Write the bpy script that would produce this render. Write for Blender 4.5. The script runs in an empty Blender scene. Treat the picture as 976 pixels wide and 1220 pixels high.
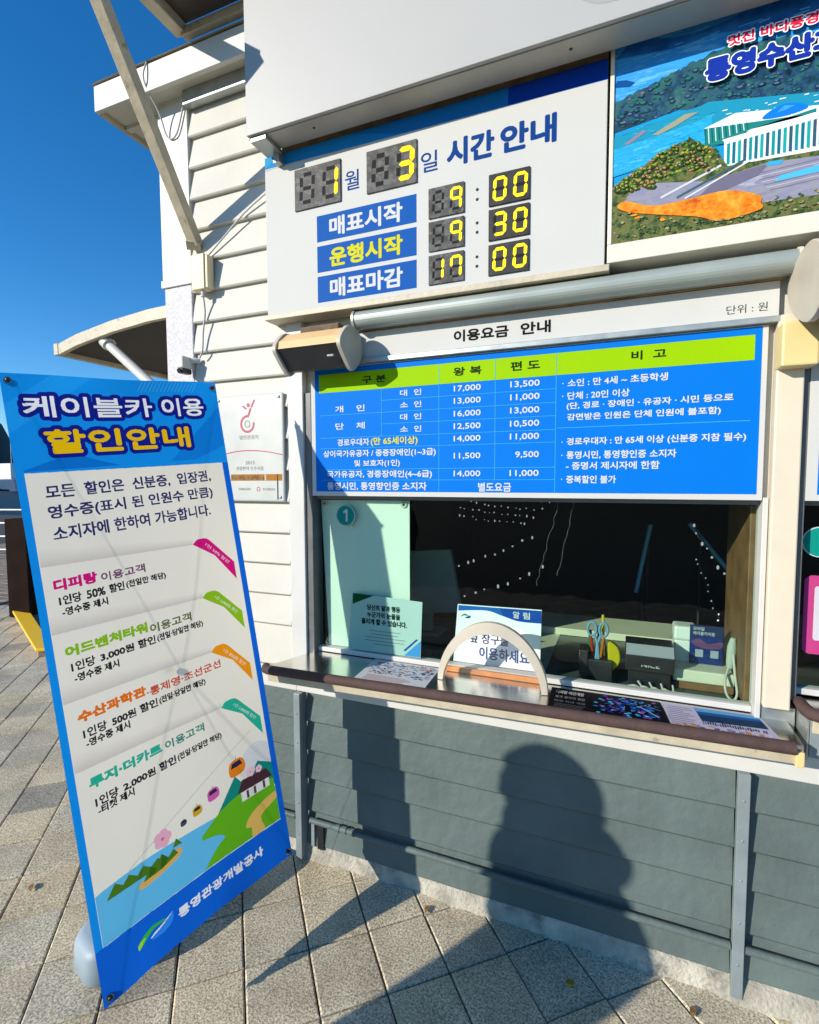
import bpy, bmesh, math, random
import numpy as np
from mathutils import Vector, Matrix
random.seed(7)
sc = bpy.context.scene
COL = sc.collection
rad = math.radians

# ------------------------------------------------------------------ camera
cam_d = bpy.data.cameras.new('camera')
cam = bpy.data.objects.new('camera', cam_d); COL.objects.link(cam)
cam_d.sensor_fit = 'HORIZONTAL'; cam_d.sensor_width = 36.0; cam_d.lens = 615.77/976*36
cam_d.clip_start = 0.05; cam_d.clip_end = 3000
yaw, pitch, roll = rad(22.432), rad(-3.637), rad(-0.197)
fwd = Vector((-math.sin(yaw)*math.cos(pitch), math.cos(yaw)*math.cos(pitch), math.sin(pitch)))
rt = Vector((math.cos(yaw), math.sin(yaw), 0)); up = rt.cross(fwd)
r2 = rt*math.cos(roll)+up*math.sin(roll); u2 = up*math.cos(roll)-rt*math.sin(roll)
M = Matrix((r2, u2, -fwd)).transposed().to_4x4(); M.translation = (0, -1.73, 1.55)
cam.matrix_world = M
sc.camera = cam

# ------------------------------------------------------------------ light
L = Vector((0.76, 1.0, -0.5)).normalized()          # direction the sunlight travels
elev = math.asin(-L.z)
world = bpy.data.worlds.new('World'); sc.world = world; world.use_nodes = True
nt = world.node_tree; nt.nodes.clear()
wo = nt.nodes.new('ShaderNodeOutputWorld'); bg = nt.nodes.new('ShaderNodeBackground')
sky = nt.nodes.new('ShaderNodeTexSky'); sky.sky_type = 'NISHITA'; sky.sun_disc = False
sky.sun_elevation = elev; sky.sun_rotation = math.atan2(-L.x, -L.y) % (2*math.pi)
sky.air_density = 1.0; sky.dust_density = 0.0; sky.ozone_density = 6.0; sky.altitude = 10
bg.inputs['Strength'].default_value = 0.14
hsv = nt.nodes.new('ShaderNodeHueSaturation'); hsv.inputs['Saturation'].default_value = 1.2; hsv.inputs['Value'].default_value = 1.15
nt.links.new(sky.outputs[0], hsv.inputs['Color']); nt.links.new(hsv.outputs[0], bg.inputs['Color']); nt.links.new(bg.outputs[0], wo.inputs['Surface'])
sd = bpy.data.lights.new('sun', 'SUN'); sd.energy = 5.0; sd.angle = rad(0.5); sd.color = (1.0, 0.93, 0.82)
sun = bpy.data.objects.new('sun', sd); COL.objects.link(sun)
sun.rotation_euler = L.to_track_quat('-Z', 'Y').to_euler(); sun.location = (-6, -8, 6)
sc.view_settings.view_transform = 'Standard'; sc.view_settings.look = 'None'
sc.view_settings.exposure = 0.22; sc.view_settings.gamma = 1.0; sc.view_settings.use_curve_mapping = False

# ------------------------------------------------------------------ materials
MATS = {}
def s2l(c):
    if isinstance(c, str): c = [int(c[i:i+2], 16)/255 for i in (0, 2, 4)]
    return tuple(x/12.92 if x <= .04045 else ((x+.055)/1.055)**2.4 for x in c)
def mat(name, col, rough=.6, metal=0., vary=.0, vscale=8., bump=0., bscale=60., spec=.5, transl=0., emit=None, detail=6, stain=None, sscale=3., sth=.55, spread=.12):
    if name in MATS: return MATS[name]
    m = bpy.data.materials.new(name); m.use_nodes = True; MATS[name] = m
    n = m.node_tree; b = n.nodes['Principled BSDF']; out = n.nodes['Material Output']
    col = s2l(col) if isinstance(col, str) else col
    b.inputs['Base Color'].default_value = (*col, 1); b.inputs['Roughness'].default_value = rough
    b.inputs['Metallic'].default_value = metal; b.inputs['Specular IOR Level'].default_value = spec
    src = None
    tc = n.nodes.new('ShaderNodeTexCoord')
    if vary:
        nz = n.nodes.new('ShaderNodeTexNoise'); nz.inputs['Scale'].default_value = vscale; nz.inputs['Detail'].default_value = detail
        n.links.new(tc.outputs['Object'], nz.inputs['Vector'])
        rp = n.nodes.new('ShaderNodeValToRGB'); rp.color_ramp.elements[0].position = .3; rp.color_ramp.elements[1].position = .7
        rp.color_ramp.elements[0].color = (*[c*(1-vary) for c in col], 1); rp.color_ramp.elements[1].color = (*[min(1, c*(1+vary)) for c in col], 1)
        n.links.new(nz.outputs['Fac'], rp.inputs['Fac']); src = rp.outputs['Color']
        rr = n.nodes.new('ShaderNodeMapRange'); rr.inputs['To Min'].default_value = max(0, rough-.08); rr.inputs['To Max'].default_value = min(1, rough+.1)
        n.links.new(nz.outputs['Fac'], rr.inputs['Value']); n.links.new(rr.outputs[0], b.inputs['Roughness'])
    if stain:
        scol = s2l(stain) if isinstance(stain, str) else stain
        nz = n.nodes.new('ShaderNodeTexNoise'); nz.inputs['Scale'].default_value = sscale; nz.inputs['Detail'].default_value = 10; nz.inputs['Roughness'].default_value = .68
        n.links.new(tc.outputs['Object'], nz.inputs['Vector'])
        mr = n.nodes.new('ShaderNodeMapRange'); mr.inputs['From Min'].default_value = sth; mr.inputs['From Max'].default_value = sth+spread
        n.links.new(nz.outputs['Fac'], mr.inputs['Value'])
        mx = n.nodes.new('ShaderNodeMix'); mx.data_type = 'RGBA'
        n.links.new(mr.outputs[0], mx.inputs['Factor']); mx.inputs['B'].default_value = (*scol, 1)
        if src: n.links.new(src, mx.inputs['A'])
        else: mx.inputs['A'].default_value = (*col, 1)
        src = mx.outputs['Result']
    if src: n.links.new(src, b.inputs['Base Color'])
    bn = None
    if bump:
        nz = n.nodes.new('ShaderNodeTexNoise'); nz.inputs['Scale'].default_value = bscale; nz.inputs['Detail'].default_value = 5
        n.links.new(tc.outputs['Object'], nz.inputs['Vector'])
        bn = n.nodes.new('ShaderNodeBump'); bn.inputs['Strength'].default_value = bump; bn.inputs['Distance'].default_value = .01
        n.links.new(nz.outputs['Fac'], bn.inputs['Height']); n.links.new(bn.outputs[0], b.inputs['Normal'])
    if emit:
        b.inputs['Emission Color'].default_value = (*col, 1); b.inputs['Emission Strength'].default_value = emit
    if transl:
        tr = n.nodes.new('ShaderNodeBsdfTranslucent'); mxs = n.nodes.new('ShaderNodeMixShader'); mxs.inputs[0].default_value = transl
        if src: n.links.new(src, tr.inputs['Color'])
        else: tr.inputs['Color'].default_value = (*col, 1)
        if bn: n.links.new(bn.outputs[0], tr.inputs['Normal'])
        n.links.new(b.outputs[0], mxs.inputs[1]); n.links.new(tr.outputs[0], mxs.inputs[2]); n.links.new(mxs.outputs[0], out.inputs['Surface'])
    return m
def glass_mat(name, tint, ior=1.5, rough=0.0, haze=0.):
    if name in MATS: return MATS[name]
    m = bpy.data.materials.new(name); m.use_nodes = True; MATS[name] = m
    n = m.node_tree; n.nodes.clear(); out = n.nodes.new('ShaderNodeOutputMaterial')
    t = n.nodes.new('ShaderNodeBsdfTransparent'); t.inputs[0].default_value = (*tint, 1)
    g = n.nodes.new('ShaderNodeBsdfGlossy'); g.inputs['Roughness'].default_value = rough
    f = n.nodes.new('ShaderNodeFresnel'); f.inputs['IOR'].default_value = ior
    mx = n.nodes.new('ShaderNodeMixShader'); ge = n.nodes.new('ShaderNodeNewGeometry'); ml = n.nodes.new('ShaderNodeMath'); ml.operation = 'SUBTRACT'; ml.use_clamp = True
    n.links.new(f.outputs[0], ml.inputs[0]); n.links.new(ge.outputs['Backfacing'], ml.inputs[1])
    n.links.new(ml.outputs[0], mx.inputs[0]); n.links.new(g.outputs[0], mx.inputs[2])
    if haze:
        d = n.nodes.new('ShaderNodeBsdfDiffuse'); d.inputs[0].default_value = (.75, .76, .72, 1)
        m2 = n.nodes.new('ShaderNodeMixShader'); m2.inputs[0].default_value = haze
        n.links.new(t.outputs[0], m2.inputs[1]); n.links.new(d.outputs[0], m2.inputs[2]); n.links.new(m2.outputs[0], mx.inputs[1])
    else: n.links.new(t.outputs[0], mx.inputs[1])
    n.links.new(mx.outputs[0], out.inputs['Surface'])
    return m

cream = mat('cream_paint', (.55, .53, .465), .6, spec=.3, vary=.05, vscale=5, bump=.12, bscale=45, stain=(.5, .47, .4), sscale=2.2, sth=.62)
column_paint = mat('speckled_column_paint', (.52, .50, .50), .6, vary=.16, vscale=90, bump=.25, bscale=140, stain=(.42, .38, .38), sscale=22, sth=.60, spread=.1)
dark_side = mat('dark_siding_paint', (.100, .130, .121), .5, spec=.22, vary=.17, vscale=3.5, bump=.5, bscale=26, stain=(.18, .22, .205), sscale=60, sth=.70, spread=.03)
white_paint = mat('white_paint', (.55, .54, .495), .5, vary=.04, vscale=9, stain=(.45, .42, .36), sscale=6, sth=.66)
post_cream = mat('cream_post_paint', (.64, .56, .42), .5, vary=.05, vscale=8, stain=(.35, .28, .2), sscale=24, sth=.74, spread=.03)
concrete = mat('footing_concrete', (.40, .37, .295), .9, vary=.3, vscale=14, bump=.8, bscale=90, stain=(.16, .155, .13), sscale=11, sth=.54, spread=.16)
grey_metal = mat('painted_grey_metal', (.20, .235, .24), .4, vary=.1, vscale=14, bump=.06)
galv = mat('galvanised_metal', (.36, .38, .36), .38, metal=.6, vary=.15, vscale=18)
alum_dark = mat('dark_window_frame', (.12, .12, .115), .4, vary=.15, vscale=20)
steel = mat('brushed_steel', (.62, .60, .55), .2, metal=1., vary=.08, vscale=7, bump=.015, bscale=12, stain=(.42, .40, .34), sscale=5, sth=.6)
foam = mat('brown_foam', (.075, .045, .040), .75, vary=.15, vscale=30, bump=.25, bscale=160, spec=.25)
black = mat('black_plastic', (.015, .015, .016), .4, vary=.2, vscale=20)
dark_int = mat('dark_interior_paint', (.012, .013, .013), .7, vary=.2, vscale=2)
bracket = mat('tan_weathered_metal', (.47, .41, .29), .5, vary=.14, vscale=16, bump=.15, bscale=60, stain=(.16, .13, .09), sscale=14, sth=.6)
soffit_m = mat('soffit_panel', (.55, .53, .44), .6, vary=.07, vscale=12)
brown_panel = mat('brown_canopy_sheet', (.036, .024, .018), .55, vary=.15, vscale=3)
beige_box = mat('beige_plastic_box', (.62, .53, .34), .5, vary=.05, vscale=10)
yellow_box = mat('yellowed_plastic_box', (.68, .53, .23), .5, vary=.06, vscale=8)
cable_m = mat('grey_cable', (.45, .44, .42), .6)
wood = mat('brown_wood', (.16, .085, .035), .5, vary=.3, vscale=12)
def ramp_mat(name, cols, scale, stretch=(1, 1, 1), rough=.5):
    m = mat(name, (1, 1, 1), rough, spec=.22); n = m.node_tree; b = n.nodes['Principled BSDF']
    tc = n.nodes.new('ShaderNodeTexCoord'); mp = n.nodes.new('ShaderNodeMapping'); mp.inputs['Scale'].default_value = stretch
    nz = n.nodes.new('ShaderNodeTexNoise'); nz.inputs['Scale'].default_value = scale; nz.inputs['Detail'].default_value = 9; nz.inputs['Roughness'].default_value = .66
    rp_ = n.nodes.new('ShaderNodeValToRGB'); e = rp_.color_ramp.elements
    e[0].position = .32; e[1].position = .68
    for i in range(1, len(cols)-1): e.new(.32+.36*i/(len(cols)-1))
    for q, c in zip(e, cols):
        q.color = (*[x*.9 for x in s2l(c)], 1)
    n.links.new(tc.outputs['Object'], mp.inputs['Vector']); n.links.new(mp.outputs[0], nz.inputs['Vector']); n.links.new(nz.outputs['Fac'], rp_.inputs['Fac']); n.links.new(rp_.outputs[0], b.inputs['Base Color'])
    return m

INK = .60
def ink(hexcol, transl=0., emit=None, gloss=.45):
    k = f'ink_{hexcol}' + ('_cloth' if transl else '') + ('_lit' if emit else '')+('' if INK == .60 else f'_bright{INK}')
    c = s2l(hexcol); c = tuple(min(.86, x*(.95 if transl else .95 if emit else INK)) for x in c)
    if transl: return mat(k, c, .6, bump=.10, bscale=7, transl=transl, spec=.3)
    return mat(k, c, max(gloss, .6), emit=emit, vary=.02, vscale=5, spec=.07)

# ------------------------------------------------------------------ mesh helpers
class G:
    """collects faces in world space; build() links them as one mesh object"""
    def __init__(s): s.v = []; s.f = []; s.m = []; s.mats = []; s.smooth = []
    def mi(s, m):
        if m not in s.mats: s.mats.append(m)
        return s.mats.index(m)
    def add(s, vs, fs, m, smooth=False):
        o = len(s.v); s.v += [tuple(v) for v in vs]; i = s.mi(m)
        for f in fs: s.f.append([o+k for k in f]); s.m.append(i); s.smooth.append(smooth)
        return s
    def box(s, x0, x1, y0, y1, z0, z1, m, b=0.):
        x0, x1 = sorted((x0, x1)); y0, y1 = sorted((y0, y1)); z0, z1 = sorted((z0, z1))
        bm = bmesh.new(); bmesh.ops.create_cube(bm, size=1)
        for v in bm.verts: v.co = Vector((x0+(v.co.x+.5)*(x1-x0), y0+(v.co.y+.5)*(y1-y0), z0+(v.co.z+.5)*(z1-z0)))
        if b: bmesh.ops.bevel(bm, geom=bm.edges[:], offset=b, segments=2, affect='EDGES', profile=.5)
        return s.bm(bm, m)
    def bm(s, bm, m, smooth=False):
        bm.verts.index_update()
        s.add([v.co[:] for v in bm.verts], [[v.index for v in f.verts] for f in bm.faces], m, smooth); bm.free(); return s
    def prism(s, poly, d, m, b=0., sm=False):
        """poly: 3-D outline, d: extrusion vector"""
        bm = bmesh.new(); d = Vector(d)
        a = [bm.verts.new(p) for p in poly]; c = [bm.verts.new(Vector(p)+d) for p in poly]
        n = len(poly); bm.faces.new(a); bm.faces.new(c[::-1])
        for i in range(n): bm.faces.new((a[i], c[i], c[(i+1) % n], a[(i+1) % n]))
        bmesh.ops.recalc_face_normals(bm, faces=bm.faces[:])
        if b: bmesh.ops.bevel(bm, geom=bm.edges[:], offset=b, segments=2, affect='EDGES', profile=.5)
        return s.bm(bm, m, sm)
    def tube(s, pts, r, m, seg=10, cap=True, ry=None):
        pts = [Vector(p) for p in pts]; rs = r if isinstance(r, (list, tuple)) else [r]*len(pts)
        vs = []; prev = None
        for i, p in enumerate(pts):
            t = (pts[min(i+1, len(pts)-1)]-pts[max(i-1, 0)]).normalized()
            if prev is None:
                a = Vector((0, 0, 1)) if abs(t.z) < .9 else Vector((1, 0, 0)); u = t.cross(a).normalized()
            else: u = (prev-t*prev.dot(t)).normalized()
            prev = u; w = t.cross(u)
            for k in range(seg):
                an = 2*math.pi*k/seg; vs.append(p+u*math.cos(an)*rs[i]+w*math.sin(an)*rs[i])
        n = len(pts); fs = [(i*seg+k, i*seg+(k+1) % seg, (i+1)*seg+(k+1) % seg, (i+1)*seg+k) for i in range(n-1) for k in range(seg)]
        s.add(vs, fs, m, True)
        if cap: s.add(vs[:seg], [list(range(seg))[::-1]], m); s.add(vs[-seg:], [list(range(seg))], m)
        return s
    def bar(s, a, b, w, h, m, upv=(0, 0, 1), bev=0.):
        a, b = Vector(a), Vector(b); t = (b-a).normalized(); x = t.cross(Vector(upv)).normalized(); z = x.cross(t)
        q = [a+x*w/2*i+z*h/2*j for i, j in ((-1, -1), (1, -1), (1, 1), (-1, 1))]
        return s.prism(q, b-a, m, bev)
    def disc(s, c, nrm, r, th, m, seg=32):
        c = Vector(c); nrm = Vector(nrm).normalized(); a = Vector((0, 0, 1)) if abs(nrm.z) < .9 else Vector((1, 0, 0))
        u = nrm.cross(a).normalized(); w = nrm.cross(u)
        return s.prism([c+u*r*math.cos(2*math.pi*k/seg)+w*r*math.sin(2*math.pi*k/seg) for k in range(seg)], nrm*th, m)
    def ball(s, c, r, m, sc_=(1, 1, 1), seg=14):
        bm = bmesh.new(); bmesh.ops.create_uvsphere(bm, u_segments=seg, v_segments=seg//2+2, radius=r)
        for v in bm.verts: v.co = Vector((v.co.x*sc_[0], v.co.y*sc_[1], v.co.z*sc_[2]))+Vector(c)
        return s.bm(bm, m, True)
    def build(s, name, parent=None, label=None, cat=None, group=None, kind=None):
        me = bpy.data.meshes.new(name); me.from_pydata(s.v, [], s.f)
        for m in s.mats: me.materials.append(m)
        for p, i, k in zip(me.polygons, s.m, s.smooth): p.material_index = i; p.use_smooth = k
        bm = bmesh.new(); bm.from_mesh(me); bmesh.ops.recalc_face_normals(bm, faces=bm.faces[:]) if name != 'print' and not name.startswith('lettering') else None
        bm.to_mesh(me); bm.free()
        o = bpy.data.objects.new(name, me); COL.objects.link(o)
        if parent is None and kind is None and s.v:
            # a top-level mesh gets its origin at its base
            xs = [v[0] for v in s.v]; ys = [v[1] for v in s.v]; zs = [v[2] for v in s.v]
            c = Vector(((min(xs)+max(xs))/2, (min(ys)+max(ys))/2, min(zs)))
            me.transform(Matrix.Translation(-c)); o.location = c
        attach(o, parent); tag(o, label, cat, group, kind)
        return o
def loc_of(o):
    v = o.location.copy(); p = o.parent
    return v
def attach(o, parent):
    if parent is not None:
        o.parent = parent
        if parent.type == 'EMPTY': o.matrix_parent_inverse = Matrix.Translation(-parent.location)
        elif parent.parent is None: o.matrix_parent_inverse = Matrix.Translation(-parent.location)
def tag(o, label=None, cat=None, group=None, kind=None):
    if label: o['label'] = label
    if cat: o['category'] = cat
    if group: o['group'] = group
    if kind: o['kind'] = kind
    return o
def thing(name, label, cat, loc, group=None):
    o = bpy.data.objects.new(name, None); COL.objects.link(o); o.location = loc; o.empty_display_size = .1
    return tag(o, label, cat, group)
def copy_thing(root, off, label):
    """root's parts are children with parent-inverse offsets; parts may have sub-parts"""
    r = root.copy(); COL.objects.link(r); r.location = root.location+Vector(off); r['label'] = label
    inv = None
    for ch in list(root.children):
        c = ch.copy(); COL.objects.link(c); c.parent = r
        for g in list(ch.children):
            d = g.copy(); COL.objects.link(d); d.parent = c
    return r

# text -> flat polygons (built-in font)
_tc = {}
def text_polys(s, off):
    k = (s, off)
    if k in _tc: return _tc[k]
    c = bpy.data.curves.new('t', 'FONT'); c.body = s; c.offset = off; c.resolution_u = 3
    o = bpy.data.objects.new('t', c); COL.objects.link(o)
    dg = bpy.context.evaluated_depsgraph_get()
    me = bpy.data.meshes.new_from_object(o.evaluated_get(dg))
    r = ([(v.co.x, v.co.y) for v in me.vertices], [list(p.vertices) for p in me.polygons])
    bpy.data.objects.remove(o); bpy.data.curves.remove(c); bpy.data.meshes.remove(me)
    _tc[k] = r
    return r
class Print:
    """flat artwork on a plane: local u (right) and v (up) in millimetres"""
    def __init__(s, O, U, V, step=.0003): s.O = Vector(O); s.U = Vector(U).normalized(); s.V = Vector(V).normalized(); s.N = s.U.cross(s.V).normalized(); s.g = G(); s.step = step; s.n = 0
    def P(s, u, v, lay): return s.O+s.U*u*.001+s.V*v*.001+s.N*(lay*s.step+s.n*2e-6)
    def poly(s, pts, m, lay=1): s.n += 1; s.g.add([s.P(u, v, lay) for u, v in pts], [list(range(len(pts)))], m); return s
    def rect(s, u0, v0, u1, v1, m, lay=1): return s.poly([(u0, v0), (u1, v0), (u1, v1), (u0, v1)], m, lay)
    def line(s, pts, w, m, lay=1):
        for (a, b), (c, d) in zip(pts, pts[1:]):
            l = math.hypot(c-a, d-b) or 1; x, y = -(d-b)/l*w/2, (c-a)/l*w/2
            s.poly([(a+x, b+y), (a-x, b-y), (c-x, d-y), (c+x, d+y)], m, lay)
        return s
    def ell(s, u, v, ru, rv, m, lay=1, a0=0, a1=360, seg=28): return s.poly([(u+ru*math.cos(rad(a0+(a1-a0)*k/seg)), v+rv*math.sin(rad(a0+(a1-a0)*k/seg))) for k in range(seg if a1-a0 == 360 else seg+1)], m, lay)
    def ring(s, u, v, r, w, m, lay=1, a0=0, a1=360, seg=28):
        A = [rad(a0+(a1-a0)*k/seg) for k in range(seg+1)]
        for p, q in zip(A, A[1:]): s.poly([(u+r*math.cos(p), v+r*math.sin(p)), (u+r*math.cos(q), v+r*math.sin(q)), (u+(r-w)*math.cos(q), v+(r-w)*math.sin(q)), (u+(r-w)*math.cos(p), v+(r-w)*math.sin(p))], m, lay)
        return s
    def text(s, t, u0, v0, u1, v1, m, lay=2, bold=0., outline=None, ow=0., slant=0., rot=0.):
        base, _ = text_polys(t, 0.)
        if not base: return s
        x0 = min(p[0] for p in base); x1 = max(p[0] for p in base); y0 = min(p[1] for p in base); y1 = max(p[1] for p in base)
        vs, fs = text_polys(t, 0.); bw = bold*(v1-v0)*.8 if bold > .004 else 0
        u0 += bw; u1 -= bw; v0 += bw; v1 -= bw
        sx = (u1-u0)/(x1-x0); sy = (v1-v0)/(y1-y0); ca, sa = math.cos(rad(rot)), math.sin(rad(rot))
        T = [((x-x0)*sx, (y-y0)*sy) for x, y in vs]
        T = [(u0+x*ca-y*sa, v0+x*sa+y*ca) for x, y in T]
        if outline:
            for k in range(14):
                a = 2*math.pi*k/14; s.n += 1
                s.g.add([s.P(u+ow*math.cos(a), v+ow*math.sin(a), lay) for u, v in T], fs, outline)
            lay += 1
        if bw:
            for k in range(8 if bw > 1.5 else 4):
                a = 2*math.pi*k/(8 if bw > 1.5 else 4)+.4; s.n += 1
                s.g.add([s.P(u+bw*math.cos(a), v+bw*math.sin(a), lay) for u, v in T], fs, m)
        s.n += 1
        s.g.add([s.P(u, v, lay) for u, v in T], fs, m); return s
    def build(s, name, parent, **k): return s.g.build(name, parent, **k)
def smooth_pts(pts, closed=True, sub=5):
    n = len(pts); out = []
    for i in range(n if closed else n-1):
        p0, p1, p2, p3 = (pts[(i+k) % n] if closed else pts[min(max(i+k, 0), n-1)] for k in (-1, 0, 1, 2))
        for j in range(sub):
            t = j/sub
            out.append(tuple(.5*(2*b+(c-a)*t+(2*a-5*b+4*c-d)*t*t+(3*b-a-3*c+d)*t**3) for a, b, c, d in zip(p0, p1, p2, p3)))
    if not closed: out.append(tuple(pts[-1]))
    return out

# ================================================================== GROUND
def ground_material():
    m = bpy.data.materials.new('paver_stone'); m.use_nodes = True; n = m.node_tree; b = n.nodes['Principled BSDF']
    geo = n.nodes.new('ShaderNodeNewGeometry'); tc = n.nodes.new('ShaderNodeTexCoord')
    r1 = n.nodes.new('ShaderNodeValToRGB'); e = r1.color_ramp.elements
    e[0].position = 0; e[0].color = (.52, .47, .355, 1); e[1].position = 1; e[1].color = (.66, .58, .435, 1)
    for p, c in ((.03, (.36, .335, .28)), (.07, (.55, .495, .38)), (.5, (.62, .555, .425)), (.86, (.66, .56, .385)), (.9, (.66, .56, .37))):
        q = e.new(p); q.color = (*c, 1)
    n.links.new(geo.outputs['Random Per Island'], r1.inputs['Fac'])
    nz = n.nodes.new('ShaderNodeTexNoise'); nz.inputs['Scale'].default_value = 150; nz.inputs['Detail'].default_value = 4; nz.inputs['Roughness'].default_value = .75
    n.links.new(tc.outputs['Object'], nz.inputs['Vector'])
    r2 = n.nodes.new('ShaderNodeValToRGB'); r2.color_ramp.elements[0].position = .38; r2.color_ramp.elements[0].color = (.30, .29, .275, 1); r2.color_ramp.elements[1].position = .60; r2.color_ramp.elements[1].color = (1.45, 1.41, 1.33, 1)
    n.links.new(nz.outputs['Fac'], r2.inputs['Fac'])
    mx = n.nodes.new('ShaderNodeMix'); mx.data_type = 'RGBA'; mx.blend_type = 'MULTIPLY'; mx.inputs['Factor'].default_value = .85
    n.links.new(r1.outputs[0], mx.inputs['A']); n.links.new(r2.outputs[0], mx.inputs['B'])
    n3 = n.nodes.new('ShaderNodeTexNoise'); n3.inputs['Scale'].default_value = 3.5; n3.inputs['Detail'].default_value = 9; n3.inputs['Roughness'].default_value = .7
    n.links.new(tc.outputs['Object'], n3.inputs['Vector'])
    r3 = n.nodes.new('ShaderNodeValToRGB'); r3.color_ramp.elements[0].position = .35; r3.color_ramp.elements[0].color = (.70, .68, .64, 1); r3.color_ramp.elements[1].position = .6; r3.color_ramp.elements[1].color = (1.05, 1.05, 1.03, 1)
    n.links.new(n3.outputs['Fac'], r3.inputs['Fac'])
    m2 = n.nodes.new('ShaderNodeMix'); m2.data_type = 'RGBA'; m2.blend_type = 'MULTIPLY'; m2.inputs['Factor'].default_value = 1
    n.links.new(mx.outputs['Result'], m2.inputs['A']); n.links.new(r3.outputs[0], m2.inputs['B'])
    n.links.new(m2.outputs['Result'], b.inputs['Base Color']); b.inputs['Roughness'].default_value = .82; b.inputs['Specular IOR Level'].default_value = .3
    bp = n.nodes.new('ShaderNodeBump'); bp.inputs['Strength'].default_value = .55; bp.inputs['Distance'].default_value = .004
    n.links.new(nz.outputs['Fac'], bp.inputs['Height']); n.links.new(bp.outputs[0], b.inputs['Normal'])
    return m
paver = ground_material()
joint = mat('sandy_joint', (.05, .047, .04), .95, vary=.4, vscale=40)
g = G(); g.add([(-1500, -1500, -.012), (1500, -1500, -.012), (1500, 1500, -.012), (-1500, 1500, -.012)], [(0, 1, 2, 3)], joint)
g.build('ground', kind='structure')
g = G(); a = rad(-48.5); T = Vector((math.cos(a), math.sin(a), 0)); Nn = Vector((-math.sin(a), math.cos(a), 0))
W, Ln, gap, bev = .204, .231, .0045, .0045
for k in range(-34, 34):
    n0 = -.938+W*k; ph = -.455+.108*(k % 2)+random.uniform(-.004, .004) + (.0 if k % 2 else -.118+.108*0)
    for j in range(-34, 34):
        t0 = ph+Ln*j
        c = Nn*(n0+W/2)+T*(t0+Ln/2)
        if not (-7.2 < c.x < 2.6 and -5.2 < c.y < 4.2) or (c.x > -1.66 and c.y > .14): continue
        h = random.uniform(-.0016, .0016); tl = random.uniform(-.0012, .0012); tw = random.uniform(-.0012, .0012); rw = random.uniform(-.002, .002)
        hw, hl = W/2-gap/2, Ln/2-gap/2
        vs = []
        for (ww, ll, zz) in ((hw, hl, -.012), (hw, hl, h-bev), (hw-bev, hl-bev, h)):
            for i, q in ((-1, -1), (1, -1), (1, 1), (-1, 1)):
                vs.append(c+Nn*(ww*i)+T*(ll*q)+Vector((0, 0, zz+(tl*i+tw*q if zz > -.01 else 0))))
        fs = [(8, 9, 10, 11)]+[(b0+i, b0+(i+1) % 4, b0+4+(i+1) % 4, b0+4+i) for b0 in (0, 4) for i in range(4)]
        g.add(vs, fs, paver)
g.build('pavement', kind='structure')

# boardwalk, sea, hill seen past the left edge of the banner
plank = mat('weathered_planks', (.26, .19, .125), .7, vary=.35, vscale=5, bump=.3, bscale=30)
g = G()
for i in range(46):
    y0 = 1.6+i*.145
    g.box(-14, -7.25, y0, y0+.135, -.011, .012+random.uniform(-.002, .002), plank, .004)
g.build('boardwalk', kind='structure')
sea_m = mat('sea_water', (.012, .035, .05), .55, spec=.15, bump=.4, bscale=1.5)
g = G(); g.add([(-900, 13, -.006), (-15.5, 13, -.006), (-15.5, 900, -.006), (-900, 900, -.006)], [(0, 1, 2, 3)], sea_m); g.build('sea', kind='structure')
hill_m = mat('wooded_hill', (.010, .018, .016), .9, vary=.7, vscale=.25, bump=1., bscale=.9, detail=10)
g = G(); nx, ny = 70, 14; vs = []
rh = random.Random(3)
for j in range(ny):
    for i in range(nx):
        ang = rad(100+i*80/(nx-1)); rr = 95+j*9
        env = math.sin(math.pi*min(1, j/(ny-1)*1.1))*max(0, min(1, (math.degrees(ang)-148.5)/6))
        z = env*(22+7*math.sin(i*.33)+4*math.sin(i*.9+j))+rh.uniform(-.9, .9)*env*2
        vs.append((rr*math.cos(ang), rr*math.sin(ang), max(-.01, z)-.02))
g.add(vs, [(j*nx+i, j*nx+i+1, (j+1)*nx+i+1, (j+1)*nx+i) for j in range(ny-1) for i in range(nx-1)], hill_m, True)
g.build('hill', kind='structure')

# ================================================================== TICKET BOOTH
booth = thing('ticket_booth', 'white clapboard ticket booth with dark grey lower siding and a serving window', 'building', (-.1, 1.2, 0))
XL, XR = -1.845, 2.6
def laps(x0, x1, zs, lap, m, y=0., th=.012, ch=.002):
    """clapboards: each board's lower edge stands proud of the one below"""
    g = G()
    for z0, z1 in zip(zs, zs[1:]):
        g.prism([(x0, y-th, z0+ch), (x0, y-th+ch*.8, z0), (x0, y+.01, z0), (x0, y+.01, z1-.001), (x0, y-.001, z1-.001)], (x1-x0, 0, 0), m)
    return g
zs = [.79+.001]+[.96+.125*k for k in range(0, 18)]+[3.2]
laps(-1.69, -1.222, zs, 0, cream, th=.02, ch=.005).build('upper_siding', booth)
zs = [.06, .2, .335, .455, .575, .692]
g = G()
for (x0, x1) in ((-1.84, -1.20), (-1.165, .325), (.36, 2.6)):
    h = laps(x0, x1, zs, 0, dark_side, th=.016, ch=.008); g.add(h.v, h.f, dark_side)
g.build('lower_siding', booth)
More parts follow.
